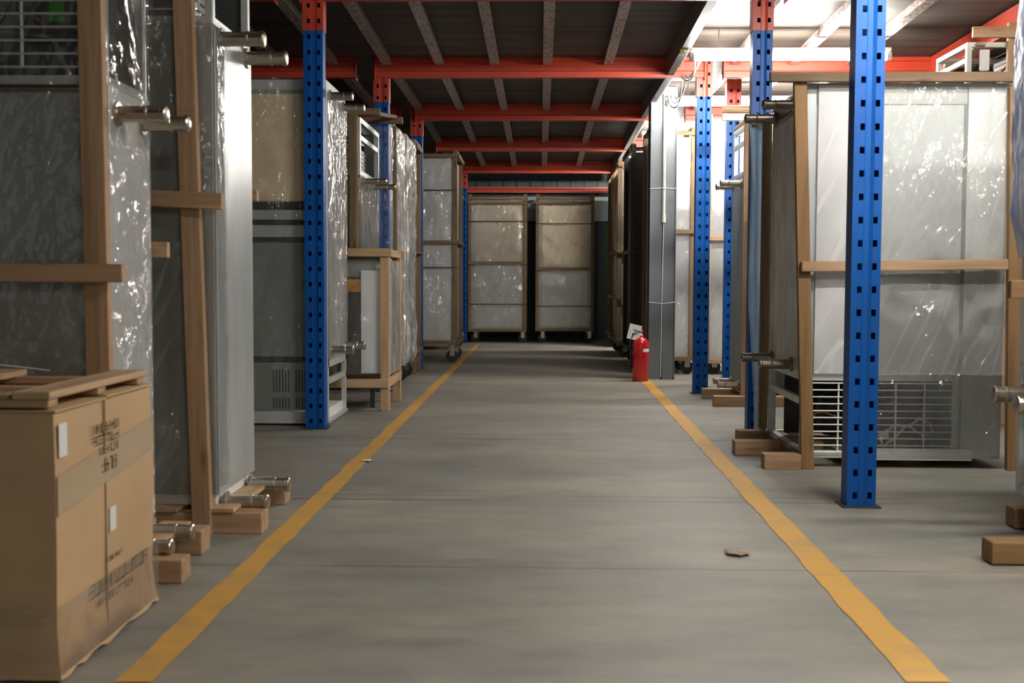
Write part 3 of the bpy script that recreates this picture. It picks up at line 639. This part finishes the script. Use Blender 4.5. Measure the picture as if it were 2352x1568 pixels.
def crated(x0, x1, y0, y1, z0, z1, label, body=GREYP, fm=None, rails=(), posts='f', wm=DW, faces='f', castors=True, pw=.05, cat='crated refrigerator', top=True, amp=.018, name='crated_refrigerator', side='', doors=None, straps=(), outer=False):
    r = empty(name, ((x0 + x1) / 2, (y0 + y1) / 2, 0), label, cat)
    t = .035
    MB().box(x0 + .04, x1 - .04, y0 + t, y1 - t, z0 + .03, z1 - .06).build('cabinet', body, r, bevel=.008)
    if doors:
        for (a, b, m_) in doors: MB().box(x0 + .09, x1 - .09, y0 + t - .014, y0 + t - .001, a, b).build('door', m_, r, bevel=.004)
    if fm and outer: film(x0 - .01, x1 + .004, y0 - .045, y1 + .02, z0 + .02, z1 + .01, 'plastic_film', fm, r, faces, amp, st=.025)
    elif fm: film(x0 + .045, x1 - .045, y0 + t - .014, y1 - t, z0 + .02, z1 - .055, 'plastic_film', fm, r, faces, amp)
    for x in (x0, x1 - pw):
        MB().box(x, x + pw, y0 - .012, y0 + .018, z0, z1).build('crate_post', wm[2], r, bevel=.003)
        MB().box(x, x + pw, y1 - .018, y1 + .012, z0, z1).build('crate_post', wm[2], r, bevel=.003)
    for z in (z0 + .02, z1 - .035) + tuple(rails):
        MB().box(x0, x1, y0 - .034, y0 - .0125, z - .02, z + .02).build('crate_rail', wm[0], r, bevel=.003)
        MB().box(x0, x1, y1 + .0125, y1 + .034, z - .02, z + .02).build('crate_rail', wm[0], r, bevel=.003)
        for s in side:
            xx = x0 - .021 if s == 'l' else x1 + .0005
            MB().box(xx, xx + .0205, y0 - .01, y1 + .01, z - .02, z + .02).build('side_rail', wm[1], r, bevel=.003)
    if top:
        for x in (x0, x1 - .05): MB().box(x, x + .05, y0 - .01, y1 + .01, z1 + .0005, z1 + .025).build('top_board', wm[1], r, bevel=.003)
    for z in straps: MB().box(x0 - .002, x1 + .002, y0 - .016, y0 - .013, z - .006, z + .006).build('strap', BLACKG, r)
    if castors:
        for x in (x0 + .10, x1 - .06):
            for y in (y0 + .07, y1 - .10): castor(x, y, r, h=z0)
    else:
        for y in (y0, y1 - .08): MB().box(x0, x1, y, y + .08, 0, z0).build('pallet_bearer', wm[0], r, bevel=.004)
    return r
# --- F: bright wrapped units behind
crated(-1.62, -1.19, 9.12, 9.72, .15, 2.12, 'tall narrow unit in bright crinkled film on black castors, left row behind the stacked crates', PALEP, FILMB, wm=[PALEP] * 3, faces='frt', side='', top=False, amp=.075, outer=True, name='wrapped_cabinet', cat='wrapped cabinet', pw=.03)
crated(-1.60, -1.17, 9.84, 10.45, .14, 2.12, 'tall unit in bright crinkled film, second of the white wrapped pair on the left', PALEP, FILMB, wm=[PALEP] * 3, faces='frt', top=False, amp=.075, outer=True, name='wrapped_cabinet', cat='wrapped cabinet', pw=.03)
crated(-1.9, -1.17, 10.6, 11.12, .2, 2.17, 'timber-framed unit on the left just in front of the third blue rack post', GREYP, FILM, rails=(PZ(578, 10.6),), wm=DW, faces='fr', castors=False, side='r')
# --- H
xh1 = PX(1050, 12.1, 600); 
crated(xh1 - .86, xh1, 12.1, 12.9, .2, PZ(350, 12.1), 'timber-framed refrigerator in crinkled grey film on castors, far left just before the back crates', GALV, FILM, rails=(PZ(557, 12.1),), wm=DW, side='r', straps=(PZ(437, 12.1), PZ(615, 12.1)), amp=.03)
crated(PX(1052, 14.4) - .8, PX(1056, 14.4), 14.2, 14.9, .15, PZ(440, 14.2), 'thin strip of white cabinet seen behind the far left framed refrigerator', PALEP, FILM, wm=DW, side='r')
# --- back pair
YB = 15.95; 
for (a, b, rail, lab, hb, ht) in ((1075, 1210, 604, 'left one of the two wrapped timber-framed refrigerators by the back wall', 762, 450), (1230, 1364, 617, 'right one of the two wrapped timber-framed refrigerators by the back wall', 760, 450)):
    z0, z1 = PZ(hb, YB), PZ(ht, YB); zr = PZ(rail, YB)
    crated(PX(a, YB), PX(b, YB), YB, YB + .75, z0, z1, lab, PALEP, FILM, rails=(zr, z1 - .10), wm=DW, pw=.045, doors=((z0 + .06, zr - .02, WHITE), (zr + .02, z1 - .12, BEIGE)), straps=(zr + (z1 - zr) * .62, z0 + (zr - z0) * .4), amp=.03)
# --- right row, far to near
crated(.93, 1.6, 15.0, 15.7, .15, PZ(397, 15.0), 'farthest wrapped crate on the right, its pale edge beside the back wall gap', GALV, FILMW, wm=DW, side='l', faces='fl')
crated(PX(1417, 13.0), 1.7, 13.0, 14.3, .17, PZ(372, 13.0), 'brown timber-framed wrapped cabinet on castors, right row behind the dark cabinet', GREYP, FILM, rails=(PZ(577, 13.0), PZ(683, 13.0)), wm=DW, side='l', faces='fl')
crated(PX(1447, 11.65), PX(1447, 11.65) + .62, 11.65, 12.6, .17, PZ(335, 11.65), 'dark cabinet painted near-black for its shade, with timber edges, just left of the grey steel column', CHAR, None, rails=(PZ(577, 11.65),), wm=[CHAR, DW[1], CHAR], side='l')  # near-black body, posts and rails carry the shade in their colour
crated(1.02, PX(1596, 10.75), 10.75, 11.4, PZ(826, 10.75), PZ(298, 10.75), 'timber-framed pale cabinet between the grey column and the perforated post', WHITE, FILM, rails=(PZ(531, 10.75),), wm=DW, side='r')
crated(1.56, 2.3, 10.75, 11.4, PZ(832, 10.75), PZ(268, 10.75), 'pale wrapped cabinet with timber rails seen between the two blue posts on the right', WHITE, FILM, rails=(PZ(546, 10.75),), wm=[WX, WY, WZ])
# --- M
def unit_M():
    y0, y1 = 8.1, 8.55; xf = PX(1706, y0, 600); xb = xf + .8; zc = PZ(402, y0, 1700); z1 = PZ(285, y0, 1700)
    r = empty('crated_refrigerator', (xf + .4, 8.3, 0), 'cabinet stood on end with pale timber top frame, right row just behind the blue film', 'crated refrigerator')
    MB().box(xf, xb, y0, y1, .14, zc).build('cabinet', DARKP, r, bevel=.005)
    MB().box(xf - .006, xf, y0, y1, .15, zc).build('base_plate', GREYP, r)
    frame_box(xf, xb, y0, y1, zc, z1, r, .03); compressor(xf + .05, xb - .05, y0 + .05, y1 - .05, zc + .02, z1 - .02, r)
    legs(-1, xf - .004, (y0 + .06, y1 - .06), (PZ(420, y0 + .05, 1670), PZ(884, y0 + .05, 1670)), (.15, .13), r, .022)
    yp = y0 - .03
    MB().bar((PX(1712, yp), yp, 0.0), (PX(1712, yp), yp, PZ(262, yp)), .045, .03, (0, 1, 0)).build('crate_post', PW[2], r, bevel=.003)
    MB().bar((PX(1658, yp, 250), yp - .032, PZ(252, yp, 1700)), (xb, yp - .032, PZ(252, yp, 1700)), .05, .03, (0, 1, 0)).build('top_rail', PW[0], r, bevel=.003)
    MB().bar((PX(1655, y1), y1 + .03, PZ(268, y1, 1700)), (xb, y1 + .03, PZ(268, y1, 1700)), .05, .03, (0, 1, 0)).build('top_rail', PW[0], r, bevel=.003)
    MB().bar((xf + .03, yp, PZ(275, yp, 1700)), (xf + .03, y1 + .02, PZ(275, yp, 1700)), .05, .03, (0, 0, 1)).build('top_board', DW[1], r, bevel=.003)
    MB().box(PX(1643, 8.05), xb, 8.02, 8.12, 0, .075).build('pallet_bearer', PW[0], r, bevel=.004)
    MB().box(PX(1617, 8.6), xb, 8.56, 8.66, 0, .075).build('pallet_bearer', PW[0], r, bevel=.004)
    for k in range(3): MB().box(xf + .02 + k * .3, xf + .12 + k * .3, 8.0, 8.68, .077, .095).build('pallet_slat', PW[1], r, bevel=.003)
    MB().box(xf + .01, xb - .01, y0 + .01, y1 - .01, .096, .14).build('underlay', DARKP, r)
unit_M()
# --- N : main right unit
def unit_N():
    y0, y1 = 5.44, 6.22; xf = PX(1845, y0, 640); xb = PX(2308, y0, 640); zt = PZ(190, y0, 2000); zc = PZ(858, y0, 2000); z0 = PZ(1052, y0, 2000)
    r = empty('crated_refrigerator', ((xf + xb) / 2, 5.8, 0), 'large pale wrapped cabinet behind the nearest blue post, wire grille at its foot', 'crated refrigerator')
    z = lambda p: PZ(p, y0, 2000)
    MB().box(xf, xb, y0, y1, zc + .001, zt).build('cabinet', NPANEL, r, bevel=.006)
    MB().box(xf + .05, xb - .2, y0 - .008, y0 - .001, z(240) + .0, zt - .01).build('cap_panel', GREYP, r, bevel=.002)
    MB().box(PX(2213, y0), xb - .01, y0 - .010, y0 - .001, z0 + .02, zt - .02).build('end_panel', GALV, r, bevel=.003)
    MB().box(PX(2205, y0), PX(2212, y0), y0 - .006, y0 - .001, zc, zt - .02).build('seam', DARKP, r)
    MB().box(xf - .007, xf, y0 + .03, y1 - .03, zc + .0, PZ(275, 5.8, 1800)).build('base_plate', mat('spangled_zinc', (0.85, 0.84, 0.78), 0.35, 0.45, var=0.35, sc=(12, 12, 5), rv=0.12), r, bevel=.002)
    MB().box(xf - .010, xf, y0 + .03, y1 - .03, PZ(262, 5.8, 1800) + .002, zt - .02).build('dark_cap', CHAR, r, bevel=.004)
    # machine compartment
    fx1 = PX(2210, y0)
    frame_box(xf, fx1, y0, y1, z0, zc, r, .035); 
    compressor(xf + .08, fx1 - .06, y0 + .09, y1 - .05, z0 + .04, zc - .04, r)
    MB().box(xf + .05, fx1 - .04, y0 + .60, y0 + .61, z0 + .04, zc - .04).build('back_panel', CHAR, r)
    grille(xf + .04, fx1 - .03, y0 - .012, z0 + .03, zc - .045, r, .031, 5, .0033)
    MB().box(fx1 + .001, xb, y0, y1, z0, zc).build('end_cabinet', GALV, r, bevel=.004)
    MB().box(PX(2015, y0), PX(2240, y0), y0 - .018, y0 - .012, z(1055), z(1028)).build('kick_plate', WHITE, r, bevel=.002)
    P = []
    for k in range(60):
        t = k / 59 * 2 * math.pi * 2; sx = .085 * math.sin(t); 
        P.append((PX(2095, y0) + .12 * math.cos(t * .5 + .3) + .004 * math.sin(7 * t), y0 + .03 + .006 * math.sin(3 * t), z(992) + .042 * math.sin(t) + .03 * math.cos(t * .5 + .3) + .004 * math.sin(5 * t)))
    MB().tube(P, .0055, 8).build('power_cord', CORD, r, smooth=True)
    MB().tube([(PX(2030, y0), y0 + .03, z(1003)), (PX(2052, y0), y0 + .03, z(1000))], .016, 10).build('plug', CORD, r, bevel=.003)
    legs(-1, xf - .008, (y0 + .18, y1 - .12), (PZ(246, 5.7, 1760), PZ(833, 5.7, 1760)), (.16, .16), r, .024, mat('dull_chrome', (0.30, 0.26, 0.23), .25, .9))
    film(PX(2012, y0), xb, y0 - .012, y1, z(860), zt, 'plastic_film', FILM, r, 'f', .03, off=.012)
    film(PX(2012, y0), xb, y0 - .02, y1, z0 + .02, z(860), 'lower_film', FILMD, r, 'f', .014, off=.012)
    film(xf + .06, PX(2010, y0), y0 - .010, y1, zc, zt - .02, 'plastic_film', FILMW, r, 'f', .010)
    yp = y0 - .045
    MB().bar(tuple(pt(1837, 168, yp)), (PX(1854, yp, 1070), yp, 0), .060, .035, (0, 1, 0)).build('crate_post', AW[2], r, bevel=.003)
    MB().bar((PX(2325, yp, 640), yp, 1.8), (PX(2330, yp, 1078), yp, 0), .082, .035, (0, 1, 0)).build('crate_post', AW[2], r, bevel=.003)
    MB().bar((PX(1765, yp, 178), yp - .034, PZ(180, yp, 1800)), (PX(2320, yp), yp - .034, PZ(180, yp, 2200)), .045, .032, (0, 1, 0)).build('top_rail', UW, r, bevel=.003)
    MB().bar((PX(1836, yp), yp - .034, PZ(612, yp, 1840)), (PX(2306, yp), yp - .034, PZ(607, yp, 2300)), .048, .032, (0, 1, 0)).build('crate_rail', WX, r, bevel=.003)
    yq = y1 + .05
    MB().bar((PX(1757, yq), yq, PZ(275, yq)), (PX(1757, yq), yq, .08), .045, .05, (0, 1, 0)).build('crate_post', DW[2], r, bevel=.003)
    MB().box(PX(1762, 5.37), xf - .01, 5.365, 5.45, 0, .072).build('pallet_bearer', WX, r, bevel=.004)
    MB().box(PX(1690, 5.85), xb, 5.80, 5.89, 0, .072).build('pallet_bearer', WX, r, bevel=.004)
    MB().box(PX(1700, 6.2), xb, 6.2, 6.29, 0, .072).build('pallet_bearer', WX, r, bevel=.004)
    for k in range(5): MB().box(xf - .02 + k * .22, xf + .08 + k * .22, 5.47, 6.30, .0725, z0 - .003).build('pallet_slat', DW[1], r, bevel=.003)
unit_N()
# blue film strip of the pallet wrap in front of the second right post
def blue_wrap():
    Y = 6.42; r = empty('film_roll_sheet', (PX(1737, Y), Y, 0), 'hanging sheet of bluish translucent film in front of the second right post', 'plastic sheet')
    mb = MB(); n = 40; m = 8; vs = []
    for j in range(n + 1):
        py = 285 + (1000 - 285) * j / n; u = j / n
        l = 1722 + 3 * math.sin(u * 9); l += 10 * max(0, (u - .6)) * 2 - (0 if u < .9 else 0); rr = 1757 - 3 * math.sin(u * 5)
        for i in range(m + 1):
            px = l + (rr - l) * i / m; y = Y + .03 * math.sin(i * .9) + .01 * noise.noise(Vector((i * .5, j * .3, 0)))
            vs.append(tuple(pt(px, py, y)))
    mb.add(vs, [(j * (m + 1) + i, j * (m + 1) + i + 1, (j + 1) * (m + 1) + i + 1, (j + 1) * (m + 1) + i) for j in range(n) for i in range(m)])
    mb.build('sheet', FILMV, r, smooth=True, solid=.002)
    MB().box(PX(1724, Y), PX(1756, Y), Y - .01, Y + .03, PZ(290, Y, 1740), PZ(283, Y, 1740)).build('top_batten', DW[0], r)
blue_wrap()
# --- O : unit at right frame edge
def unit_O():
    y0, y1 = 3.62, 4.10; xf = 1.72; xb = 2.5
    r = empty('crated_refrigerator', (2.0, 3.9, 0), 'milky film-wrapped cabinet cut off by the right edge of the photo, nearest on the right', 'crated refrigerator')
    MB().box(xf, xb, y0, y1, .60, 1.9).build('cabinet', PALEP, r, bevel=.006)
    frame_box(xf, xb, y0, y1, .14, .6, r, .03); compressor(xf + .06, xb - .06, y0 + .05, y1 - .05, .16, .56, r)
    legs(-1, xf, (y0 + .06, y1 - .08), (PZ(930, 3.68, 2340),), (.18, .12), r, .028)
    mb = MB(); n = 44; m = 14; vs = []
    for j in range(n + 1):
        z = .98 + (1.95 - .98) * j / n; u = j / n
        for i in range(m + 1):
            t = i / m; y = y0 - .03 + (y1 - y0) * t
            b = .05 * math.sin(math.pi * (.12 + .66 * t)) ** .5 * min(1, u * 5 + .15) * (1 - .35 * max(0, (u - .72) / .28) ** 1.5)
            vs.append((xf - .012 - b - .012 * crease(Vector((t, y, z)), 2), y, z))
    f1 = [(j * (m + 1) + i, j * (m + 1) + i + 1, (j + 1) * (m + 1) + i + 1, (j + 1) * (m + 1) + i) for j in range(n) for i in range(m)]
    mb.add(vs, f1); mb.build('bulging_film', FILMW, r, smooth=True)
    film(xf - .03, xb, y0 - .03, y1, .95, 1.95, 'plastic_film', FILMW, r, 'f', .03)
    MB().bar((PX(2318, 3.56), 3.56, PZ(664, 3.56, 2330)), (xb, 3.56, PZ(664, 3.56, 2330)), .055, .03, (0, 1, 0)).build('crate_rail', AW[0], r, bevel=.003)
    MB().bar((xf + .10, 3.575 + .02, .09), (xf + .06, 3.575 + .02, 1.95), .06, .03, (0, 1, 0)).build('crate_post', AW[2], r, bevel=.003)
    MB().box(PX(2270, 3.6, 1270), xb, 3.57, 3.66, .004, .075).build('pallet_bearer', AW[0], r, bevel=.004)
    MB().box(PX(2330, 4.1, 1270), xb, 4.1, 4.19, .004, .075).build('pallet_bearer', AW[0], r, bevel=.004)
    for k in range(3): MB().box(xf + .1 + k * .25, xf + .2 + k * .25, 3.56, 4.2, .076, .139).build('pallet_slat', WY, r, bevel=.003)
unit_O()
# --- Q : crate top showing above N
def unit_Q():
    y0, y1 = 7.0, 7.6; x0 = PX(2160, 6.95, 100); x1 = x0 + .8
    r = empty('wooden_crate', ((x0 + x1) / 2, 7.3, 0), 'pale timber crate with black and metal machinery, its top showing above the large right-hand cabinet', 'crate')
    z = lambda p: PZ(p, y0, 2250)
    MB().box(x0 + .2, x1 - .05, y0 + .06, y1, .1, z(215)).build('cabinet', PALEP, r, bevel=.005)
    frame_box(x0 + .2, x1 - .05, y0 + .06, y1, z(212), z(92), r, .03); compressor(x0 + .25, x1 - .1, y0 + .1, y1 - .05, z(206), z(96), r)
    MB().box(x0 + .27, x0 + .33, y0 + .03, y0 + .055, z(160), z(110)).build('lamp_cover', PAPER, r, bevel=.01)
    MB().bar((PX(2214, y0), y0 - .035, z(77)), (x1, y0 - .035, z(77)), .065, .03, (0, 1, 0)).build('top_rail', PW[0], r, bevel=.003)
    MB().bar((PX(2312, y0), y0, .02), (PX(2312, y0), y0, z(52)), .07, .03, (0, 1, 0)).build('crate_post', PW[2], r, bevel=.003)
    MB().bar((PX(2160, y1), y1 + .03, PZ(142, y1, 2200)), (x1, y1 + .03, PZ(142, y1, 2200)), .06, .03, (0, 1, 0)).build('top_rail', PW[0], r, bevel=.003)
    MB().bar((PX(2240, y0), y0 - .0, z(100)), (PX(2215, y1), y1, PZ(128, y1, 2200)), .055, .02, (0, 0, 1)).build('top_board', PW[1], r, bevel=.003)
    MB().box(x0 + .2, x1, y0, y0 + .08, 0, .1).box(x0 + .2, x1, y1 - .08, y1, 0, .1).build('pallet_bearer', PW[0], r, bevel=.004)
unit_Q()

# ------------------------------------------------------------------ cardboard carton with timber lid
def carton():
    y0, y1 = 2.45, 3.07; x1 = PX(352, y1, 1400); x0 = x1 - .75; zt = .600
    xn = PX(160, y0, 1300)
    r = empty('cardboard_carton', ((x0 + x1) / 2, (y0 + y1) / 2, 0), 'big taped brown cardboard carton on the floor at the left with faded print', 'carton')
    # body with crumpled lower edge
    mb = MB(); n = 14; 
    def ring(z, g, rag=0):
        P = []
        for k in range(n): P.append((x0 - g, y1 + g - (y1 - y0 + 2 * g) * k / n))
        for k in range(n): P.append((x0 - g + (x1 - x0 + 2 * g) * k / n, y0 - g))
        for k in range(n): P.append((x1 + g, y0 - g + (y1 - y0 + 2 * g) * k / n))
        for k in range(n): P.append((x1 + g - (x1 - x0 + 2 * g) * k / n, y1 + g))
        return [(a, b, z + (random.uniform(0, rag) if rag else 0)) for a, b in P]
    lv = [(0.001, .012, 0.012), (.04, .006, 0), (.12, .000, 0), (.3, .004, 0), (.45, .003, 0), (zt, 0, 0)]
    vs = []; m = 4 * n
    for z, g, rag in lv:
        R_ = ring(z, g, rag)
        vs += [(a + .003 * noise.noise(Vector((a * 6, b * 6, c * 6))), b + .003 * noise.noise(Vector((b * 5, c * 6, a))), c) for a, b, c in R_]
    fs = [(j * m + k, j * m + (k + 1) % m, (j + 1) * m + (k + 1) % m, (j + 1) * m + k) for j in range(len(lv) - 1) for k in range(m)]
    fs.append(tuple((len(lv) - 1) * m + k for k in range(m)))
    mb.add(vs, fs); mb.build('carton_body', CARD, r)
    # top flaps
    MB().box(x0 + .0, x1 + .006, y0 - .004, y0 + .29, zt + .002, zt + .007).box(x0, x1 + .004, y0 + .30, y1 + .004, zt + .004, zt + .010).build('top_flap', CARD, r)
    # tape strips on the right face
    s = .0065
    def strip(ya, yb, za, zb_, tilt, nme, m_):
        vs = [(x1 + s, ya, za), (x1 + s, yb, za + tilt), (x1 + s, yb, zb_ + tilt), (x1 + s, ya, zb_)]
        MB().add(vs, [(0, 1, 2, 3)]).build(nme, m_, r, solid=.0008)
    strip(y0, y1, .37, .46, .06, 'packing_tape', CARDT)
    film(x0, x1 + .008, y0 - .010, y1, .02, .17, 'clear_wrap', FILMC, r, 'fr', .02, off=.006, st=.02)
    strip(y0 + .012, y0 + .055, .50, .575, -.0, 'white_label', PAPER)
    strip(y0 + .30, y0 + .34, .27, .33, .0, 'white_label', PAPER)
    # faded illegible stencil print, as clusters of short strokes
    mb = MB(); e = x1 + s + .0008; rnd = random.Random(3)
    def glyphs(ya, yb, z, h, n):
        for g in range(n):
            c0 = ya + (yb - ya) * g / n; w = (yb - ya) / n * .72
            for q in range(4):
                if rnd.random() < .5: yy = c0 + rnd.choice((0, .5, 1)) * w; mb.box(e, e + .0006, yy, yy + w * .16, z, z + h)
                else: zz = z + rnd.choice((0, .45, .88)) * h; mb.box(e, e + .0006, c0, c0 + w, zz, zz + h * .12)
    for a in ((.20, .37, .525, .022, 6), (.20, .37, .497, .022, 6), (.24, .37, .47, .02, 5), (.25, .36, .425, .034, 4), (.27, .38, .20, .012, 8), (.17, .56, .135, .034, 12), (.20, .45, .105, .018, 10)):
        mb = MB(); glyphs(y0 + a[0], y0 + a[1], *a[2:]); mb.build('printed_text', INK, r)
    # flap seam with gaps
    MB().box(x1 + .002, x1 + .0075, y0 + .277, y0 + .280, .03, zt).build('seam', CARDT, r)
    # timber lid
    l = empty('pallet_lid', ((x0 + x1) / 2 - .02, (y0 + y1) / 2, zt + .012), 'flat timber pallet lid lying on top of the cardboard carton', 'pallet lid')
    zl = zt + .0125
    for y in (y0 + .0, y0 + .28, y1 - .07): MB().box(x0, x1 - .01, y, y + .05, zl, zl + .018).build('lid_bearer', WX, l, bevel=.003)
    for x in (x0, x0 + .33, x1 - .09): MB().box(x, x + .085, y0 - .005, y1 - .01, zl + .0185, zl + .036).build('lid_slat', PW[1], l, bevel=.003)
    MB().box(x0, x1 - .1, y0 - .004, y0 + .06, zl + .019, zl + .030).build('lid_board', WX, l, bevel=.003)
    mb = MB(); vs = []
    for k in range(15):
        t = k / 14; x = x0 + .1 + .42 * t; y = y0 + .05 + .45 * t; z = zl + .042 + .035 * math.sin(math.pi * t)
        vs += [(x - .010, y + .010, z), (x + .010, y - .010, z)]
    mb.add(vs, [(2 * k, 2 * k + 1, 2 * k + 3, 2 * k + 2) for k in range(14)])
    mb.build('strap', STRAP, l, solid=.0015)
carton()

# ------------------------------------------------------------------ fire extinguisher
def extinguisher():
    Y = 10.02; x = PX(1471, Y, 850); r = empty('fire_extinguisher', (x, Y, 0), 'red fire extinguisher standing at the foot of the grey steel column', 'fire extinguisher')
    R = .073
    mb = MB(); lathe(mb, (x, Y, 0), [(R - .006, 0), (R, .012), (R, .33), (R - .006, .355), (R - .022, .375), (.03, .388), (.024, .395)], n=28); mb.build('cylinder', EXR, r, smooth=True)
    mb = MB(); lathe(mb, (x, Y, .393), [(.025, 0), (.027, .004), (.027, .02), (.018, .024), (.018, .04)], n=16); mb.build('valve', CHROME, r, smooth=True)
    MB().box(x - .022, x + .022, Y - .02, Y + .02, .425, .452).build('valve_head', EXR, r, bevel=.005)
    MB().bar((x + .02, Y, .455), (x - .075, Y, .475), .018, .008, (0, 1, 0)).bar((x + .02, Y, .435), (x - .06, Y, .425), .018, .008, (0, 1, 0)).build('handle', BLACK, r, bevel=.002)
    P = [(x - .02, Y - .02, .44), (x - .07, Y - .03, .42), (x - .093, Y - .02, .35), (x - .090, Y - .01, .2), (x - .086, Y, .12)]
    MB().tube(P, [.008, .008, .008, .008, .012], 8).build('hose', BLACK, r, smooth=True)
    mb = MB(); vs = []
    for k in range(9):
        a = math.radians(-100 + 60 * k / 8 + 22)
        vs += [(x + (R + .001) * math.cos(a), Y + (R + .001) * math.sin(a), .22), (x + (R + .001) * math.cos(a), Y + (R + .001) * math.sin(a), .29)]
    mb.add([v if i % 2 else (v[0], v[1], .262) for i, v in enumerate(vs)], [(2 * k, 2 * k + 2, 2 * k + 3, 2 * k + 1) for k in range(8)])
    mb.v = [Vector((v[0], v[1], v[2] + .0)) for v in mb.v]; mb.build('label', PAPER, r, solid=.001)
    t = MB(); c = Vector((x - .055, Y - .03, .435)); 
    t.bar(c + Vector((-.02, 0, -.065)), c + Vector((.012, 0, .065)), .11, .002, (0, 1, 0)).build('inspection_tag', PAPER, r)
    MB().bar(c + Vector((-.01, -.003, .02)), c + Vector((.05, -.004, .0)), .008, .002, (0, 1, 0)).bar(c + Vector((-.005, -.003, -.03)), c + Vector((.04, -.004, .0)), .006, .002, (0, 1, 0)).build('pull_ring', BLACK, r)
extinguisher()

# ------------------------------------------------------------------ small litter
def scrap(px, py, L, W, label, rot, m=DEB):
    c = FL(px, py); mb = MB(); n = 6; vs = []
    for j in range(n + 1):
        for i in range(n + 1):
            u = i / n - .5; v = j / n - .5; k = 1 - .5 * abs(u) * 2
            X = u * L; Yy = v * W * k; z = .003 + .008 * abs(noise.noise(Vector((u * 4 + px, v * 4, 1)))) + .01 * abs(v)
            vs.append((c.x + X * math.cos(rot) - Yy * math.sin(rot), c.y + X * math.sin(rot) + Yy * math.cos(rot), z))
    mb.add(vs, [(j * (n + 1) + i, j * (n + 1) + i + 1, (j + 1) * (n + 1) + i + 1, (j + 1) * (n + 1) + i) for j in range(n) for i in range(n)])
    return tag(mb.build('litter_scrap', m, smooth=True, solid=.001), label, 'litter')
scrap(1693, 1272, .075, .10, 'crumpled brown scrap lying on the floor right of the aisle centre', .1)
scrap(843, 1060, .05, .05, 'pale chip of debris lying on the left yellow stripe', .6, PAPER)
